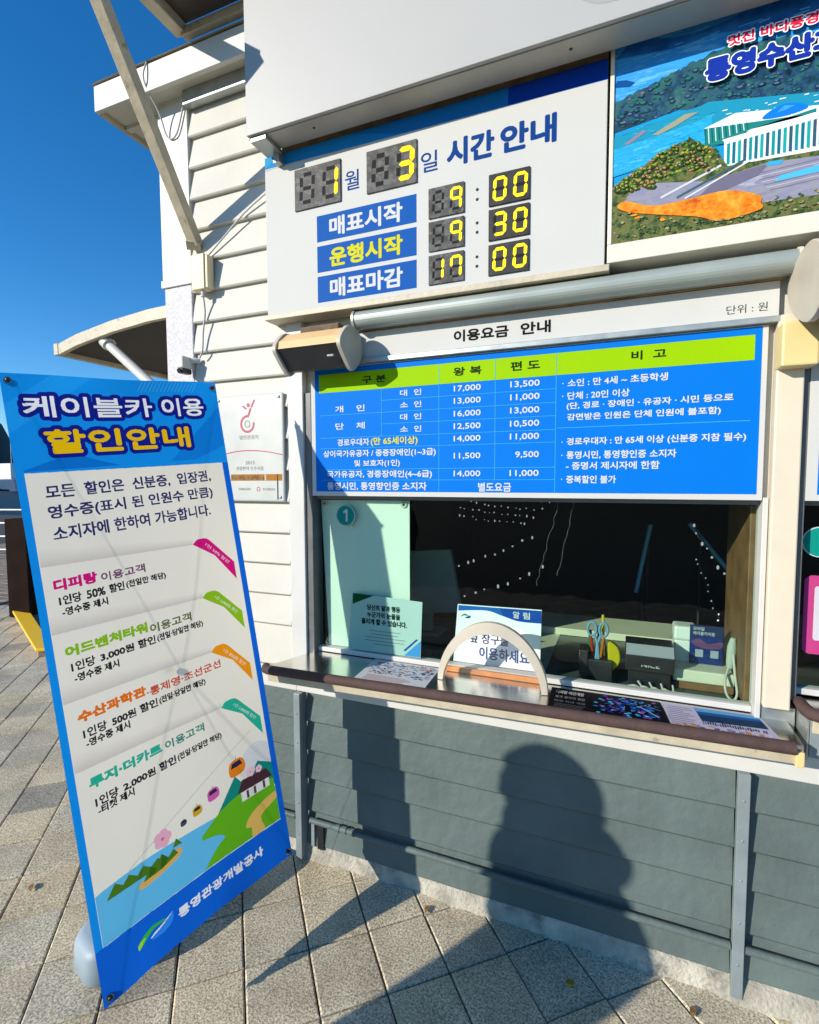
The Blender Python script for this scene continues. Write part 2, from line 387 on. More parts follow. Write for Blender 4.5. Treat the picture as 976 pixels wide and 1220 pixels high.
# wall cores
g = G(); g.box(XL+.005, -1.16, .011, .12, 0, 3.2, cream); g.build('wall', booth)
g = G(); g.box(-1.16, XR, .011, .03, 0, .80, dark_side); g.build('wall', booth)
g = G(); g.box(-1.16, XR, .011, .12, 1.49, 3.2, cream); g.build('wall', booth)
g = G()
for z0, z1 in zip([.05]+[.2+.125*k for k in range(24)], [.2+.125*k for k in range(24)]+[3.19]):
    g.prism([(XL-.004-.013, .14, z0), (XL+.006, .14, z0), (XL+.006, .14, z1), (XL-.004, .14, z1)], (0, 3, 0), cream)
g.build('side_siding', booth)
g = G(); g.box(-1.852, -1.69, -.022, .138, 2.405, 3.17, white_paint, .003); g.box(-1.858, -1.686, -.026, .142, 2.372, 2.405, white_paint, .003)
g.box(-1.846, -1.695, -.018, .138, .06, 2.372, column_paint, .004); g.build('corner_column', booth)
g = G(); g.box(-1.222, -1.152, -.019, .01, .79, 2.2, white_paint, .003); g.build('window_casing', booth)
g = G(); g.box(-1.692, -1.2, -.024, .01, .70, .788, white_paint, .003); g.box(-1.2, 2.6, -.024, .01, .70, .788, white_paint, .003); g.build('white_trim', booth)
# concrete footing with a ragged lower edge
g = G(); n = 150; vs = []; rf = random.Random(5); w1 = 0
for i in range(n+1):
    x = -1.86+4.4*i/n; w1 = w1*.6+rf.uniform(-.007, .007); top = .068+.006*math.sin(i*.23)+w1*.15; fr = -.019+w1*.7-.005*math.sin(i*.11)-(.02 if x > .2 else 0)*min(1, (x-.2)*6)
    vs += [(x, .01, top), (x, -.013, top-.002), (x, fr*.75, top*.45+w1*.3), (x, fr, .006), (x, fr-.006, -.012)]
g.add(vs, [(i*5+k, i*5+k+1, i*5+6+k, i*5+5+k) for i in range(n) for k in range(4)], concrete, True); g.build('footing', booth)
# steel uprights under the counter
for x0, x1, dy in ((-1.197, -1.168, -.052), (.326, .357, -.04)):
    g = G(); g.box(x0, x1, dy, -.026 if x0 < 0 else -.0145, .015, .70, grey_metal, .002)
    g.box(x1-.006, x1, -.026, .0, .015, .698, grey_metal)
    for z in (.12, .25, .38, .5, .62): g.ball(((x0+x1)/2, dy, z), .0045, grey_metal, (1, .5, 1), 8)
    g.build('steel_upright', booth)
g = G(); g.tube([(-1.14, -.03, .176), (.322, -.03, .166)], .0115, dark_side, 10)
for x in (-1.02, -.99, -.955): g.tube([(x, -.03, .1755), (x+.018, -.03, .1755)], .0145, dark_side, 10)
g.build('pipe', booth)
g = G(); g.tube([(.36, -.03, .166), (2.6, -.03, .155)], .0115, dark_side, 10); g.build('pipe', booth)
g = G(); g.tube([(-1.84, -.03, .18), (-1.21, -.03, .176)], .0115, dark_side, 10); g.build('pipe', booth)
g = G(); g.box(-1.142, -1.128, -.022, -.006, .06, .168, grey_metal); g.box(-1.115, -1.085, -.022, -.005, .055, .165, black, .002); g.build('junction_fitting', booth)
# roof
g = G(); g.prism([(-2.11, -.112, 3.112), (XR+.3, -.112, 3.112), (XR+.3, -.112, 3.215), (-2.11, -.112, 3.215)], (0, .02, 0), white_paint, .002)
g.prism([(-2.112, -.092, 3.112), (-2.112, 3.3, 3.112), (-2.112, 3.3, 3.215), (-2.112, -.092, 3.215)], (.02, 0, 0), bracket); rf_ = g.build('fascia', booth)
g = G(); g.add([(-2.12, -.12, 3.222), (XR+.3, -.12, 3.222), (XR+.3, 1.6, 3.75), (-2.12, 1.6, 3.75)], [(0, 1, 2, 3)], bracket)
g.add([(-2.12, 3.3, 3.222), (XR+.3, 3.3, 3.222), (XR+.3, 1.6, 3.75), (-2.12, 1.6, 3.75)], [(3, 2, 1, 0)], bracket)
g.add([(-2.1, -.1, 3.2), (-2.1, 3.3, 3.2), (-2.1, 1.6, 3.745)], [(0, 1, 2)], white_paint); g.build('roof', booth)
g = G(); g.box(-2.09, -1.856, -.09, 3.2, 3.128, 3.14, soffit_m)
for y in (.02, .2, .45, .7, 1., 1.4): g.box(-2.088, -1.858, y, y+.028, 3.112, 3.128, soffit_m, .002)
g.box(-1.856, XR, -.09, .012, 3.128, 3.14, soffit_m); g.box(-1.69, XR, -.045, -.012, 3.07, 3.127, galv, .003); g.build('soffit', booth)

# serving windows (frame and glass)
gl = glass_mat('tinted_window_glass', (.90, .97, .93), 1.4)
def window(x0, x1, z0, z1, left_dark):
    w = bpy.data.objects.new('window', None); COL.objects.link(w); w.location = ((x0+x1)/2, .04, z0); w.parent = booth
    w.matrix_parent_inverse = Matrix.Translation(-booth.location)
    def sub(o): o.parent = w; o.matrix_parent_inverse = Matrix.Translation(-w.location) @ Matrix.Translation(booth.location) if False else Matrix.Translation(-w.location)
    return w
def part_window(x0, x1, z0, z1, lm, rm):
    g = G(); g.box(x0-.03, x0, -.008, .06, z0-.01, z1+.45, lm, .002); g.box(x1, x1+.014, -.01, .06, z0-.01, z1+.01, rm, .002)
    g.box(x0, x1, .018, .058, z0, z0+.018, white_paint, .003); g.box(x0, x1, .02, .058, z1-.012, z1+.006, alum_dark)
    w = g.build('window', booth)
    h = G(); h.box(x0+.001, x1-.001, .034, .039, z0+.018, z1-.012, gl)
    o = h.build('glass_pane'); o.location = (0, 0, 0)
    me = o.data
    return w, o
def sub_of(o, par):
    """sub-part of a part whose origin sits at the world origin"""
    o.parent = par; o.matrix_parent_inverse = Matrix.Identity(4)
def world_mesh(gg, name):
    me_o = gg.build(name, kind='tmp'); del me_o['kind']; return me_o
def make_window(x0, x1, z0, z1, lm, rm, lw=.03):
    g = G(); g.box(x0-lw, x0, -.008, .06, z0-.01, z1+.40, lm, .002); g.box(x1, x1+.014, -.012, .06, z0-.01, z1+.01, rm, .002)
    g.box(x0, x1, .018, .058, z0, z0+.018, white_paint, .003); g.box(x0, x1, .02, .058, z1-.012, z1+.006, alum_dark)
    w = g.build('window', booth)
    h = G(); o_ = [(x0+.001, z0+.019), (x0+.001, z1-.013), (x1-.001, z1-.013), (x1-.001, z0+.019)]
    if x0 < 0: o_ += [(-.405+.160*math.cos(math.pi*k/24), z0+.019+.165*math.sin(math.pi*k/24)) for k in range(25)]
    h.prism([(a_, .034, b_) for a_, b_ in o_], (0, .005, 0), gl); p = world_mesh(h, 'glass_pane'); sub_of(p, w)
    p.matrix_parent_inverse = Matrix.Identity(4)
    return w
make_window(-1.122, .364, .862, 1.485, alum_dark, white_paint)
make_window(.462, 1.9, .935, 1.485, alum_dark, white_paint, .016)
g = G(); g.box(.380, .463, -.004, .05, .80, .90, galv, .002); g.build('steel_panel', booth)
g = G(); g.box(.380, .444, -.03, .06, .90, 1.99, post_cream, .004); g.build('mullion_post', booth)
# room behind the glass
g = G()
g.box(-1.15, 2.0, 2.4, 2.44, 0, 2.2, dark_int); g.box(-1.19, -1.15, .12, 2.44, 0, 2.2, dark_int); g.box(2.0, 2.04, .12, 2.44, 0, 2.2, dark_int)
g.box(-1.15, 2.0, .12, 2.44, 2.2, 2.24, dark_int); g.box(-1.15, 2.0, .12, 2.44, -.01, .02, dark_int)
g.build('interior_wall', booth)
g = G(); g.box(.352, .372, .075, .42, .86, 1.47, wood, .003); g.build('partition', booth)

# ================================================================== COUNTERS
def counter(x0, x1, y0a, y0b, z, wrap_left, label):
    t = thing('ticket_counter', label, 'counter', ((x0+x1)/2, (y0a+y0b)/2, z-.055), 'steel counters under the serving windows')
    g = G(); yb = .018
    xw = -1.12 if x0 < 0 else x0
    g.prism([(x0, y0a, z-.012), (x1, y0b, z-.012), (x1, yb, z-.012), (xw, yb, z-.012), (xw-.0 if x0 > 0 else -1.15, -.03 if x0 < 0 else yb-.01, z-.012)], (0, 0, .012), steel, .0015)
    g.build('counter_top', t)
    g = G(); g.prism([(x0+.01, y0a+.002, z-.012), (x1, y0b+.002, z-.012), (x1, y0b+.006, z-.055), (x0+.01, y0a+.006, z-.055)], (0, .008, 0), bracket, .0015)
    if x0 > 0: g.prism([(x0, y0a+.01, z-.012), (x0, yb, z-.012), (x0, yb, z-.12), (x0, y0a+.01, z-.13)], (.004, 0, 0), galv)
    if x0 > 0: g.box(x0+.006, x1, y0a+.012, y0a+.02, z-.125, z-.013, grey_metal, .002)
    g.build('apron', t)
    g = G(); d = .017
    pts = [(x0+.02, y0a-.004, z-.008), (x1-.02, y0b-.004, z-.008)]
    if wrap_left == 'side': pts = [(x0, yb-.03, z-.002), (x0, y0a+.03, z-.002), (x0+.006, y0a+.008, z-.003), (x0+.03, y0a-.003, z-.005), (x1, y0b-.004, z-.008)]
    else: pts = [(x0-.006, y0a+.018, z-.006), (x0+.005, y0a+.002, z-.008)]+pts
    g.tube(pts, [.015]+[d]*(len(pts)-1), foam, 14); g.build('foam_edge', t)
    if wrap_left != 'side':
        g = G(); g.box(x1-.02, x1-.0, y0b-.012, y0b+.006, z-.055, z-.014, yellow_box, .003); g.build('end_cap', t)
    for x in ((x0+.35, (x0+x1)/2, x1-.3)): g = G(); g.prism([(x, -.026, z-.012), (x, y0a+.03, z-.012), (x, -.026, z-.07)], (.02, 0, 0), galv); g.build('bracket', t)
    return t
counter(-1.212, .446, -.206, -.150, .86, None, 'brushed steel counter with brown foam edge under the window marked 1')
counter(.468, 1.9, -.10, -.10, .928, 'side', 'higher steel counter with foam wrapped round its corner beyond the cream post')

# ================================================================== SIGNS ON THE FACADE
XV, ZV = (1, 0, 0), (0, 0, 1)
white_in = ink('f2f1ea'); navy = ink('0b2a6b'); blue = ink('1f6fd2')
# -- upper sign box
sb = thing('sign_box', 'large blank light grey sign box above the opening hours board', 'sign', (-.1, -.1, 2.747))
sbm = mat('sign_box_face', (.385, .38, .36), .5, vary=.03, vscale=2)
g = G(); g.box(-1.245, 2.2, -.2, -.186, 2.75, 4.0, sbm, .002); g.build('face_panel', sb)
edge = mat('sign_box_edge', (.40, .39, .33), .45, metal=.3, vary=.1, vscale=6)
g = G(); g.box(-1.248, 2.2, -.185, -.10, 2.747, 4.0, edge, .002); g.build('casing', sb)
g = G(); g.box(-1.236, -1.17, -.19, -.095, 2.731, 2.746, galv, .002); g.box(-1.20, -1.175, -.11, -.075, 2.70, 2.74, galv); g.build('corner_bracket', sb)
pr = Print((0, -.2003, 0), XV, ZV); pr.ell(-40, 2870, 110, 75, ink('c9c8c8'), 1); pr.build('print', sb)
g = G()
for x in (-1.0, -.16, .6, 1.4):
    g = G(); g.ball((x, -.150, 2.747), .005, black, (1, 1, .6), 8); g.build('screw', sb)

# -- opening hours board
tb = thing('hours_board', 'white opening hours board with glowing yellow clock digits above the window', 'sign', (-.66, -.04, 2.17))
g = G(); g.box(-1.262, -.064, -.078, .0, 2.172, 2.70, white_in, .002); g.box(-1.262, -.064, -.078, .0, 2.70, 2.746, white_in, .002); g.build('panel', tb)
rust = mat('rusty_backing', (.24, .16, .08), .75, vary=.4, vscale=16)
g = G(); g.box(-1.19, -.064, -.070, -.005, 2.7462, 2.80, rust); g.build('backing', tb)
g = G(); g.box(-1.272, -.05, -.086, .0, 2.152, 2.1715, bracket, .002); g.build('ledge', tb)
pr = Print((0, -.078, 0), XV, ZV)
pr.poly([(-1261, 2705), (-64, 2688), (-64, 2745), (-1261, 2745)], ink('20a0f4'), 1)
pr.poly([(-1261, 2745), (-1261, 2706), (-1195, 2745)], ink('3fb4e8'), 2)
pr.poly([(-351, 2693), (-64, 2689), (-64, 2745), (-351, 2745)], ink('0c48c0'), 2); pr.poly([(-900, 2745), (-700, 2697), (-350, 2693), (-350, 2745)], ink('1c88e0'), 2)
tblue = ink('0a4a9c'); lab = ink('1467c4')
pr.text('월', -922, 2557, -866, 2622, tblue, 2, .01); pr.text('일', -637, 2554, -579, 2618, tblue, 2, .01)
pr.text('시간', -548, 2552, -392, 2637, tblue, 2, .055); pr.text('안내', -374, 2552, -204, 2637, tblue, 2, .055)
for (z0, z1, t, c) in ((2403, 2494, '매표시작', 'f4f4f0'), (2296, 2388, '운행시작', 'f5ee1c'), (2190, 2282, '매표마감', 'f4f4f0')):
    pr.rect(-1039, z0, -653, z1, lab, 1); pr.text(t, -988, z0+12, -703, z1-13, ink(c), 2, .05)
for z in (2464, 2434, 2362, 2333, 2257, 2228): pr.ell(-446, z, 5, 5, ink('4a4a48'), 1, seg=12)
pr.build('lettering', tb)
disp_m = mat('scratched_display', (.045, .045, .045), .55, vary=.8, vscale=30, spec=.25, stain=(.10, .10, .095), sscale=44, sth=.52, spread=.03)
disp_d = mat('dark_display', (.02, .02, .02), .5, spec=.25, vary=.5, vscale=40)
led = ink('ffc21a', emit=.9); led2 = ink('f7d51c', emit=.8)
SEG = {'0': 'abcdef', '1': 'bc', '3': 'abcdg', '7': 'abcf', '9': 'abcfg', ' ': ''}
def display(u0, v0, u1, v1, s, m, dg, wd):
    g = G(); g.box(u0*.001, u1*.001, -.0835, -.0782, v0*.001, v1*.001, m, .001); o = g.build('digit_display', tb)
    p = Print((0, -.0835, 0), XV, ZV)
    n = len(s); cw = (u1-u0)/n; H = v1-v0
    for i, ch in enumerate(s):
        cx = u0+cw*(i+.5)+(cw*.06); w = cw*.26; h = H*.33; cy = (v0+v1)/2; t = wd
        co = {'a': ((-w, h), (w, h)), 'b': ((w, h), (w, 0)), 'c': ((w, 0), (w, -h)), 'd': ((-w, -h), (w, -h)), 'e': ((-w, 0), (-w, -h)), 'f': ((-w, h), (-w, 0)), 'g': ((-w, 0), (w, 0))}
        for k, (A, B) in co.items():
            ax, ay, bx, by = cx+A[0]+A[1]*.05, cy+A[1], cx+B[0]+B[1]*.05, cy+B[1]
            lx, ly = bx-ax, by-ay; ll = math.hypot(lx, ly); ex, ey = lx/ll*t*.35, ly/ll*t*.35
            on = k in SEG[ch]
            if on: p.poly([(ax+ex*.2, ay+ey*.2), (ax+ex*1.8-ey*1.4, ay+ey*1.8+ex*1.4), (bx-ex*1.8-ey*1.4, by-ey*1.8+ex*1.4), (bx-ex*.2, by-ey*.2), (bx-ex*1.8+ey*1.4, by-ey*1.8-ex*1.4), (ax+ex*1.8+ey*1.4, ay+ey*1.8-ex*1.4)], dg, 2)
            else: p.line([(ax+ex*1.6, ay+ey*1.6), (bx-ex*1.6, by-ey*1.6)], t*.9, ink('2c2c2b'), 1)
    q = world_mesh(p.g, 'digits'); sub_of(q, o)
display(-1128, 2526, -937, 2670, ' 1', disp_m, led, 15); display(-835, 2528, -650, 2666, ' 3', disp_m, led, 17)
for z0, z1, h_, m_ in ((2402, 2497, ' 9', '00'), (2297, 2391, ' 9', '30'), (2190, 2284, '17', '00')):
    display(-609, z0, -488, z1, h_, disp_m, led2, 9); display(-408, z0, -281, z1, m_, disp_d, led2, 10)

# -- landscape poster (right)
lp = thing('landscape_poster', 'framed harbour landscape poster with a white hall and red and navy Korean lettering', 'poster', (.5, -.04, 2.19))
g = G(); fm = mat('poster_frame', (.66, .61, .50), .5, vary=.04, vscale=8)
g.box(-.057, 1.3, -.082, .0, 2.174, 2.226, fm, .002); g.box(-.057, 1.3, -.082, .0, 2.781, 2.80, fm, .002); g.box(-.057, -.0455, -.082, 0, 2.226, 2.781, fm, .002); g.box(1.27, 1.3, -.082, 0, 2.226, 2.781, fm); g.build('frame', lp)
g = G(); g.box(-.0455, 1.27, -.076, -.01, 2.226, 2.781, ink('0f6fc4')); g.build('backing', lp)
INK = .92
pr = Print((0, -.0762, 0), XV, ZV); rp = random.Random(11)
def jag(x0, z0, x1, z1, n, amp): return [(x0+(x1-x0)*i/n, z0+(z1-z0)*i/n+rp.uniform(-amp, amp)) for i in range(n+1)]
pr.rect(-45, 2560, 1269, 2781, ramp_mat('printed_far_sea', ['1a7ad0', '38a4ec', '2c92e0', '6cc4f4'], 20, (.4, 1, 3)), 1)
pr.rect(-45, 2226, 1269, 2560, ink('1b93c9'), 1)
pr.poly([(-45, 2735)]+smooth_pts([(-10, 2768), (30, 2772), (90, 2752), (150, 2746), (215, 2752), (300, 2770), (380, 2772), (500, 2775), (700, 2760), (1269, 2770)], False)+[(1269, 2640), (700, 2640), (210, 2728), (100, 2722), (20, 2730)], ramp_mat('printed_far_hills', ['0e4a96', '1a66b8', '2a7ac8'], 18), 2)
for i in range(60):
    x = rp.uniform(-40, 420); z = rp.uniform(2640, 2730); pr.line([(x, z), (x+rp.uniform(15, 60), z+rp.uniform(-3, 4))], rp.uniform(1, 3), ink(rp.choice(['48abe6', '2b8fdb', '63b9ea'])), 2)
pr.poly([(-45, 2660), (-40, 2677), (-15, 2672), (8, 2660), (-5, 2652)], ink('0d4d8f'), 3)
pr.poly([(-45, 2535), (-45, 2612)]+jag(-42, 2618, 119, 2663, 22, 4)+jag(119, 2663, 230, 2690, 14, 5)+jag(230, 2690, 460, 2660, 16, 6)+jag(460, 2660, 1269, 2650, 20, 6)+[(1269, 2500), (434, 2508)]+jag(434, 2512, 120, 2556, 14, 3), ramp_mat('printed_hillside', ['06202c', '123c48', '1a4664', '2c5868', '24665a', '5a6a84'], 30), 3)
hc = ['1d5c6c', '2a6472', '34507a', '5b5478', '1f5a55', '1a4a60', '6d5a73', '2f6a58', '7a6f80']
for i in range(240):
    x = rp.uniform(-40, 620); zt = 2610+min(58, max(0, x+42)*.3); z = rp.uniform(2548, zt-6) if x < 150 else rp.uniform(2530, 2650)
    r_ = rp.uniform(4, 13); P_ = [(x+r_*rp.uniform(.5, 1.2)*math.cos(k*.7), z+r_*.55*rp.uniform(.5, 1.2)*math.sin(k*.7)) for k in range(9)]
    pr.poly(P_, ink(rp.choice(['0a2836', '12344a', '183a40', '2a3858'])), 3.6); pr.poly([(x-1+(a_-x)*.6, z+1.6+(b_-z)*.55) for a_, b_ in P_], ink(rp.choice(['2a6a70', '2c5a80', '3a7066', '5a6a88'])), 3.8)
for i in range(60):
    x = rp.uniform(-40, 700); t = (x+42)/300; zt = 2618+min(60, max(0, x+42)*.28); z = rp.uniform(2545, zt-8)
    if x > 150: z = rp.uniform(2530, 2660)
    pr.poly(smooth_pts([(x-rp.uniform(2, 7), z), (x-2, z+rp.uniform(2, 5)), (x+rp.uniform(2, 7), z+1), (x+1, z-rp.uniform(1, 3))], True, 3), ink(rp.choice(hc)), 4)
pr.poly([(-45, 2414), (-45, 2522)]+jag(-44, 2524, 190, 2556, 14, 2)+[(440, 2516), (1269, 2500), (1269, 2440), (200, 2440)], ink('1f8fae'), 4)
pr.poly([(-45, 2414), (-45, 2490), (60, 2500), (200, 2520), (200, 2450), (100, 2440)], ramp_mat('printed_near_sea', ['0f86b4', '22aee0', '1a9acc', '5cccee'], 45, (.4, 1, 2)), 5)
for i in range(110):
    x = rp.uniform(-42, 200); z = rp.uniform(2425, 2535); pr.line([(x, z), (x+rp.uniform(6, 22), z+rp.uniform(0, 4))], rp.uniform(.6, 1.6), ink(rp.choice(['35b4dd', '1a86b4', '5cc4e4', '158ab8'])), 5)
pr.poly([(-20, 2497), (30, 2524), (42, 2520), (-5, 2494)], ink('8a7f95'), 6); pr.poly([(55, 2506), (135, 2540), (168, 2538), (110, 2514), (70, 2502)], ink('9a9a80'), 6)
for i in range(14):
    x = rp.uniform(215, 430); z = 2505+rp.uniform(0, 25)-(x-215)*.06; pr.rect(x, z, x+rp.uniform(4, 14), z+rp.uniform(1.5, 3), ink('dfe9ee'), 7)
# hall
pr.poly([(181, 2490), (254, 2512), (436, 2484), (560, 2500), (560, 2450), (300, 2452)], ink('dfe9f2'), 8); pr.poly([(181, 2490), (188, 2444), (232, 2440), (290, 2462), (430, 2478), (430, 2466)], ink('1f7f78'), 8)
for i in range(13): x = 184+i*8; pr.line([(x, 2489-i*.6), (x+3, 2447+i*1.4)], 2.2, ink('cfe4e4' if i % 2 else '0f5a5c'), 9)
pr.poly(smooth_pts([(316, 2480), (330, 2496), (362, 2506), (395, 2499), (412, 2484), (370, 2476)]), ink('1178d6'), 10)
pr.poly([(345, 2488), (362, 2502), (385, 2497), (365, 2490)], ink('3b9bec'), 11)
pr.poly([(230, 2446), (425, 2462), (560, 2452), (560, 2360), (232, 2380)], ink('e7ecf0'), 10); pr.poly([(225, 2450), (424, 2468), (560, 2460), (560, 2452), (424, 2460), (232, 2442)], ink('f6f8fa'), 11)
for i in range(17):
    x = 237+i*12.5; pr.poly([(x, 2384+i*.2), (x+7, 2384), (x+7, 2438+i*.9), (x, 2437+i*.9)], ink(['128f92', '0f6f80', '1aa39c', '33576c'][i % 4]), 12)
# slope, car park and planting
pr.poly([(-45, 2226), (-45, 2385)]+jag(-43, 2390, 60, 2440, 8, 5)+jag(60, 2440, 145, 2476, 8, 6)+jag(145, 2476, 215, 2425, 8, 5)+[(240, 2380), (560, 2370), (560, 2226)], ramp_mat('printed_scrub', ['0e180c', '22381a', '44582a', '6f7438', '5f5638', 'a8885e'], 38), 12)
pr.poly([(-20, 2330), (5, 2366), (60, 2374), (200, 2350), (330, 2368), (560, 2352), (560, 2260), (320, 2270), (80, 2308), (10, 2318)], ramp_mat('printed_car_park', ['6a6a78', '9494a0', '8484a0', 'b8b8c0'], 16, (.5, 1, 2)), 13)
pr.poly([(215, 2352), (335, 2366), (310, 2340), (235, 2318), (170, 2310)], ink('6d6a80'), 14)
for i in range(7): pr.line([(300+i*6, 2345-i*8), (440, 2352-i*8)], 2, ink('b9b7c2' if i % 2 else '7d6f78'), 14)
pr.poly([(345, 2316), (360, 2330), (470, 2340), (470, 2322)], ink('4fb2dd'), 15); pr.poly([(325, 2360), (332, 2370), (365, 2368), (358, 2357)], ink('3aa5cf'), 15)
pr.line([(80, 2330), (225, 2385)], 6, ink('c9ccd2'), 15); pr.line([(120, 2322), (275, 2385)], 6, ink('3f5d6a'), 15); pr.line([(140, 2316), (290, 2382)], 4, ink('d6d8dc'), 15)
tcs = ['4a8a2c', '6d9a2d', '2f6a35', 'a8a52e', 'd0b03a', 'b0806a', '80983a', 'c08c74', '2c5a2a', '1f4424']
for i in range(170):
    t = rp.random(); x = -44+t*260; z = rp.uniform(2372, 2384+min(86, (x+44)*.55) if x < 140 else 2470-(x-140)*.6)
    if x > 50 and z < 2345+(x-50)*.12: continue
    r_ = rp.uniform(2, 5.5); pr.poly(smooth_pts([(x-r_, z), (x-1, z+r_*.8), (x+r_, z+1), (x+1, z-r_*.7)], True, 3), ink(rp.choice(tcs)), 16)
for i in range(150):
    x = rp.uniform(-40, 190); zt = 2384+min(80, (x+44)*.55) if x < 140 else 2466-(x-140)*.7
    z = rp.uniform(2362, zt) if x < 60 else rp.uniform(2384, zt)
    r_ = rp.uniform(4, 10); P_ = [(x+r_*rp.uniform(.6, 1.15)*math.cos(k*.63), z+r_*.75*rp.uniform(.6, 1.15)*math.sin(k*.63)) for k in range(10)]
    pr.poly(P_, ink(rp.choice(['1a3016', '24401a', '33401c', '4a3a24'])), 16.1); pr.poly([(x-1+(a_-x)*.62, z+2+(b_-z)*.6) for a_, b_ in P_], ink(rp.choice(['4a7a2a', '6a8a2c', '8a7a30', '3c6a34', '9a6a5a', 'a88a34'])), 16.2); pr.poly([(x-2+(a_-x)*.28, z+3.2+(b_-z)*.28) for a_, b_ in P_], ink(rp.choice(['8aaa44', 'b0a848', 'c09a80'])), 16.3)
pr.poly(smooth_pts([(-32, 2326), (-10, 2338), (60, 2312), (150, 2312), (240, 2316), (312, 2290), (318, 2270), (316, 2252), (228, 2240), (170, 2262), (80, 2284), (0, 2306)]), ramp_mat('printed_orange_bank', ['b85008', 'e87a0c', 'f29420', 'fab040'], 40), 17)
for i in range(14): x = rp.uniform(0, 300); z = rp.uniform(2262, 2300)+max(0, 120-x)*.1; pr.ell(x, z, rp.uniform(4, 10), rp.uniform(2, 4), ink(rp.choice(['f08a14', 'dd6a08', 'f49a28'])), 18, seg=8)
for i in range(150):
    x = rp.uniform(-42, 560); z = rp.uniform(2230, 2316-max(0, min(1, (x+45)/260))*72)
    if x > 330: z = rp.uniform(2232, 2282)
    r_ = rp.uniform(2, 6); pr.poly(smooth_pts([(x-r_, z), (x-1, z+r_*.7), (x+r_, z+1), (x+1, z-r_*.6)], True, 3), ink(rp.choice(['48603a', '5b6b44', '8f8a5a', '36503a', '6f7b5a', 'a79a78'])), 19)
pr.text('멋진 바다풍경', 230, 2678, 424, 2706, ink('d81e4a'), 30, .06, ink('ffffff'), 4, .12)
pr.text('을 담은', 440, 2678, 560, 2706, ink('d81e4a'), 30, .06, ink('ffffff'), 4, .12)
pr.text('통영수산과학관', 178, 2600, 596, 2662, ink('16349a'), 30, .09, ink('ffffff'), 7, .1)
pr.build('print', lp)
INK = .60

# -- roller case under the boards
rc = thing('roller_case', 'grey green rounded roller shutter case running above the fare table', 'roller case', (-.25, -.05, 2.08))
rcm = mat('grey_green_aluminium', (.33, .37, .33), .42, metal=.3, vary=.08, vscale=6)
g = G(); pts = [(-.052+.030*math.cos(rad(t)), 2.118+.030*math.sin(rad(t))) for t in range(90, 300, 15)]+[(-.012, 2.092), (-.012, 2.148)]
g.prism([(-.892, y, z) for y, z in pts], (1.3, 0, 0), rcm); g.build('case', rc)
g = G(); g.prism([(-.902, y-.003 if y < -.03 else y, z+.003*(1 if z > 2.118 else -1)) for y, z in pts], (.0095, 0, 0), rcm); g.build('end_cap', rc); g = G(); g.prism([(.4085, y-.003 if y < -.03 else y, z+.003*(1 if z > 2.118 else -1)) for y, z in pts], (.0095, 0, 0), post_cream); g.build('end_cap', rc)
g = G(); g.box(-1.0, .40, -.022, -.002, 2.088, 2.0915, rust); g.build('rusty_lip', rc)

# -- header strip
hs = thing('fare_header', 'white strip headed in black Korean lettering above the blue fare table', 'sign', (-.35, -.01, 1.99))
g = G(); g.box(-1.115, .384, -.012, .0, 1.99, 2.0865, white_in, .001); g.build('panel', hs)
g = G(); g.box(-1.118, .386, -.030, -.0, 1.972, 1.9895, galv, .002); g.build('sill', hs)
pr = Print((0, -.0121, 0), XV, ZV); ik = ink('1a1a1c')
pr.text('이용요금', -544, 2014, -356, 2054, ik, 1, .055); pr.text('안내', -318, 2014, -222, 2054, ik, 1, .055); pr.text('단위 : 원', 259, 2009, 357, 2033, ink('333335'), 1, .0)
pr.build('lettering', hs)

# -- fare boards
fb = thing('fare_table', 'bright blue fare table with a lime heading row above the window', 'sign', (-.37, -.01, 1.485))
bl = ink('0088fa'); lime = ink('b0e800'); cy = ink('4fc8f0'); wt = ink('f4f8fa'); yl = ink('f4f04a'); dk = ink('1c3a10')
g = G(); g.box(-1.118, .362, -.012, .0, 1.487, 1.971, white_in, .001); g.build('panel', fb)
pr = Print((0, -.0121, 0), XV, ZV)
pr.rect(-1100, 1504, 348, 1968, bl, 1); pr.rect(-1081, 1878, 331, 1947, lime, 2)
for x, z0, z1 in ((-818, 1707, 1878), (-597, 1505, 1946), (-399, 1545, 1946), (-203, 1505, 1946)): pr.rect(x-1, z0, x+1, z1, cy, 3)
for z in (1836, 1751): pr.rect(-818, z-.8, -203, z+.8, cy, 3)
for z in (1793, 1707, 1667, 1587, 1547): pr.rect(-1078, z-.8, -203, z+.8, cy, 3)
pr.rect(-199, 1710, 327, 1712, cy, 3)
pr.text('구 분', -897, 1901, -799, 1928, dk, 4, .045); pr.text('왕 복', -545, 1901, -446, 1930, dk, 4, .045); pr.text('편 도', -349, 1902, -254, 1932, dk, 4, .045); pr.text('비  고', 15, 1904, 110, 1932, dk, 4, .045)
pr.text('개    인', -1011, 1801, -886, 1826, wt, 4, .035); pr.text('단    체', -1011, 1737, -886, 1762, wt, 4, .035)
for z, t in ((1857, '대  인'), (1815, '소  인'), (1772, '대  인'), (1729, '소  인')): pr.text(t, -744, z-11, -662, z+11, wt, 4, .035)
for z, p1, p2 in ((1857, '17,000', '13,500'), (1815, '13,000', '11,000'), (1772, '16,000', '13,000'), (1729, '12,500', '10,500'), (1687, '14,000', '11,000'), (1628, '11,500', '9,500'), (1567, '14,000', '11,000')):
    pr.text(p1, -543, z-11, -448, z+12, wt, 4, .035); pr.text(p2, -349+(18 if p2[0] == '9' else 0), z-11, -254, z+12, wt, 4, .035)
pr.text('경로우대자', -1003, 1675, -868, 1702, wt, 4, .035); pr.text('(만 65세이상)', -862, 1671, -676, 1704, yl, 4, .035)
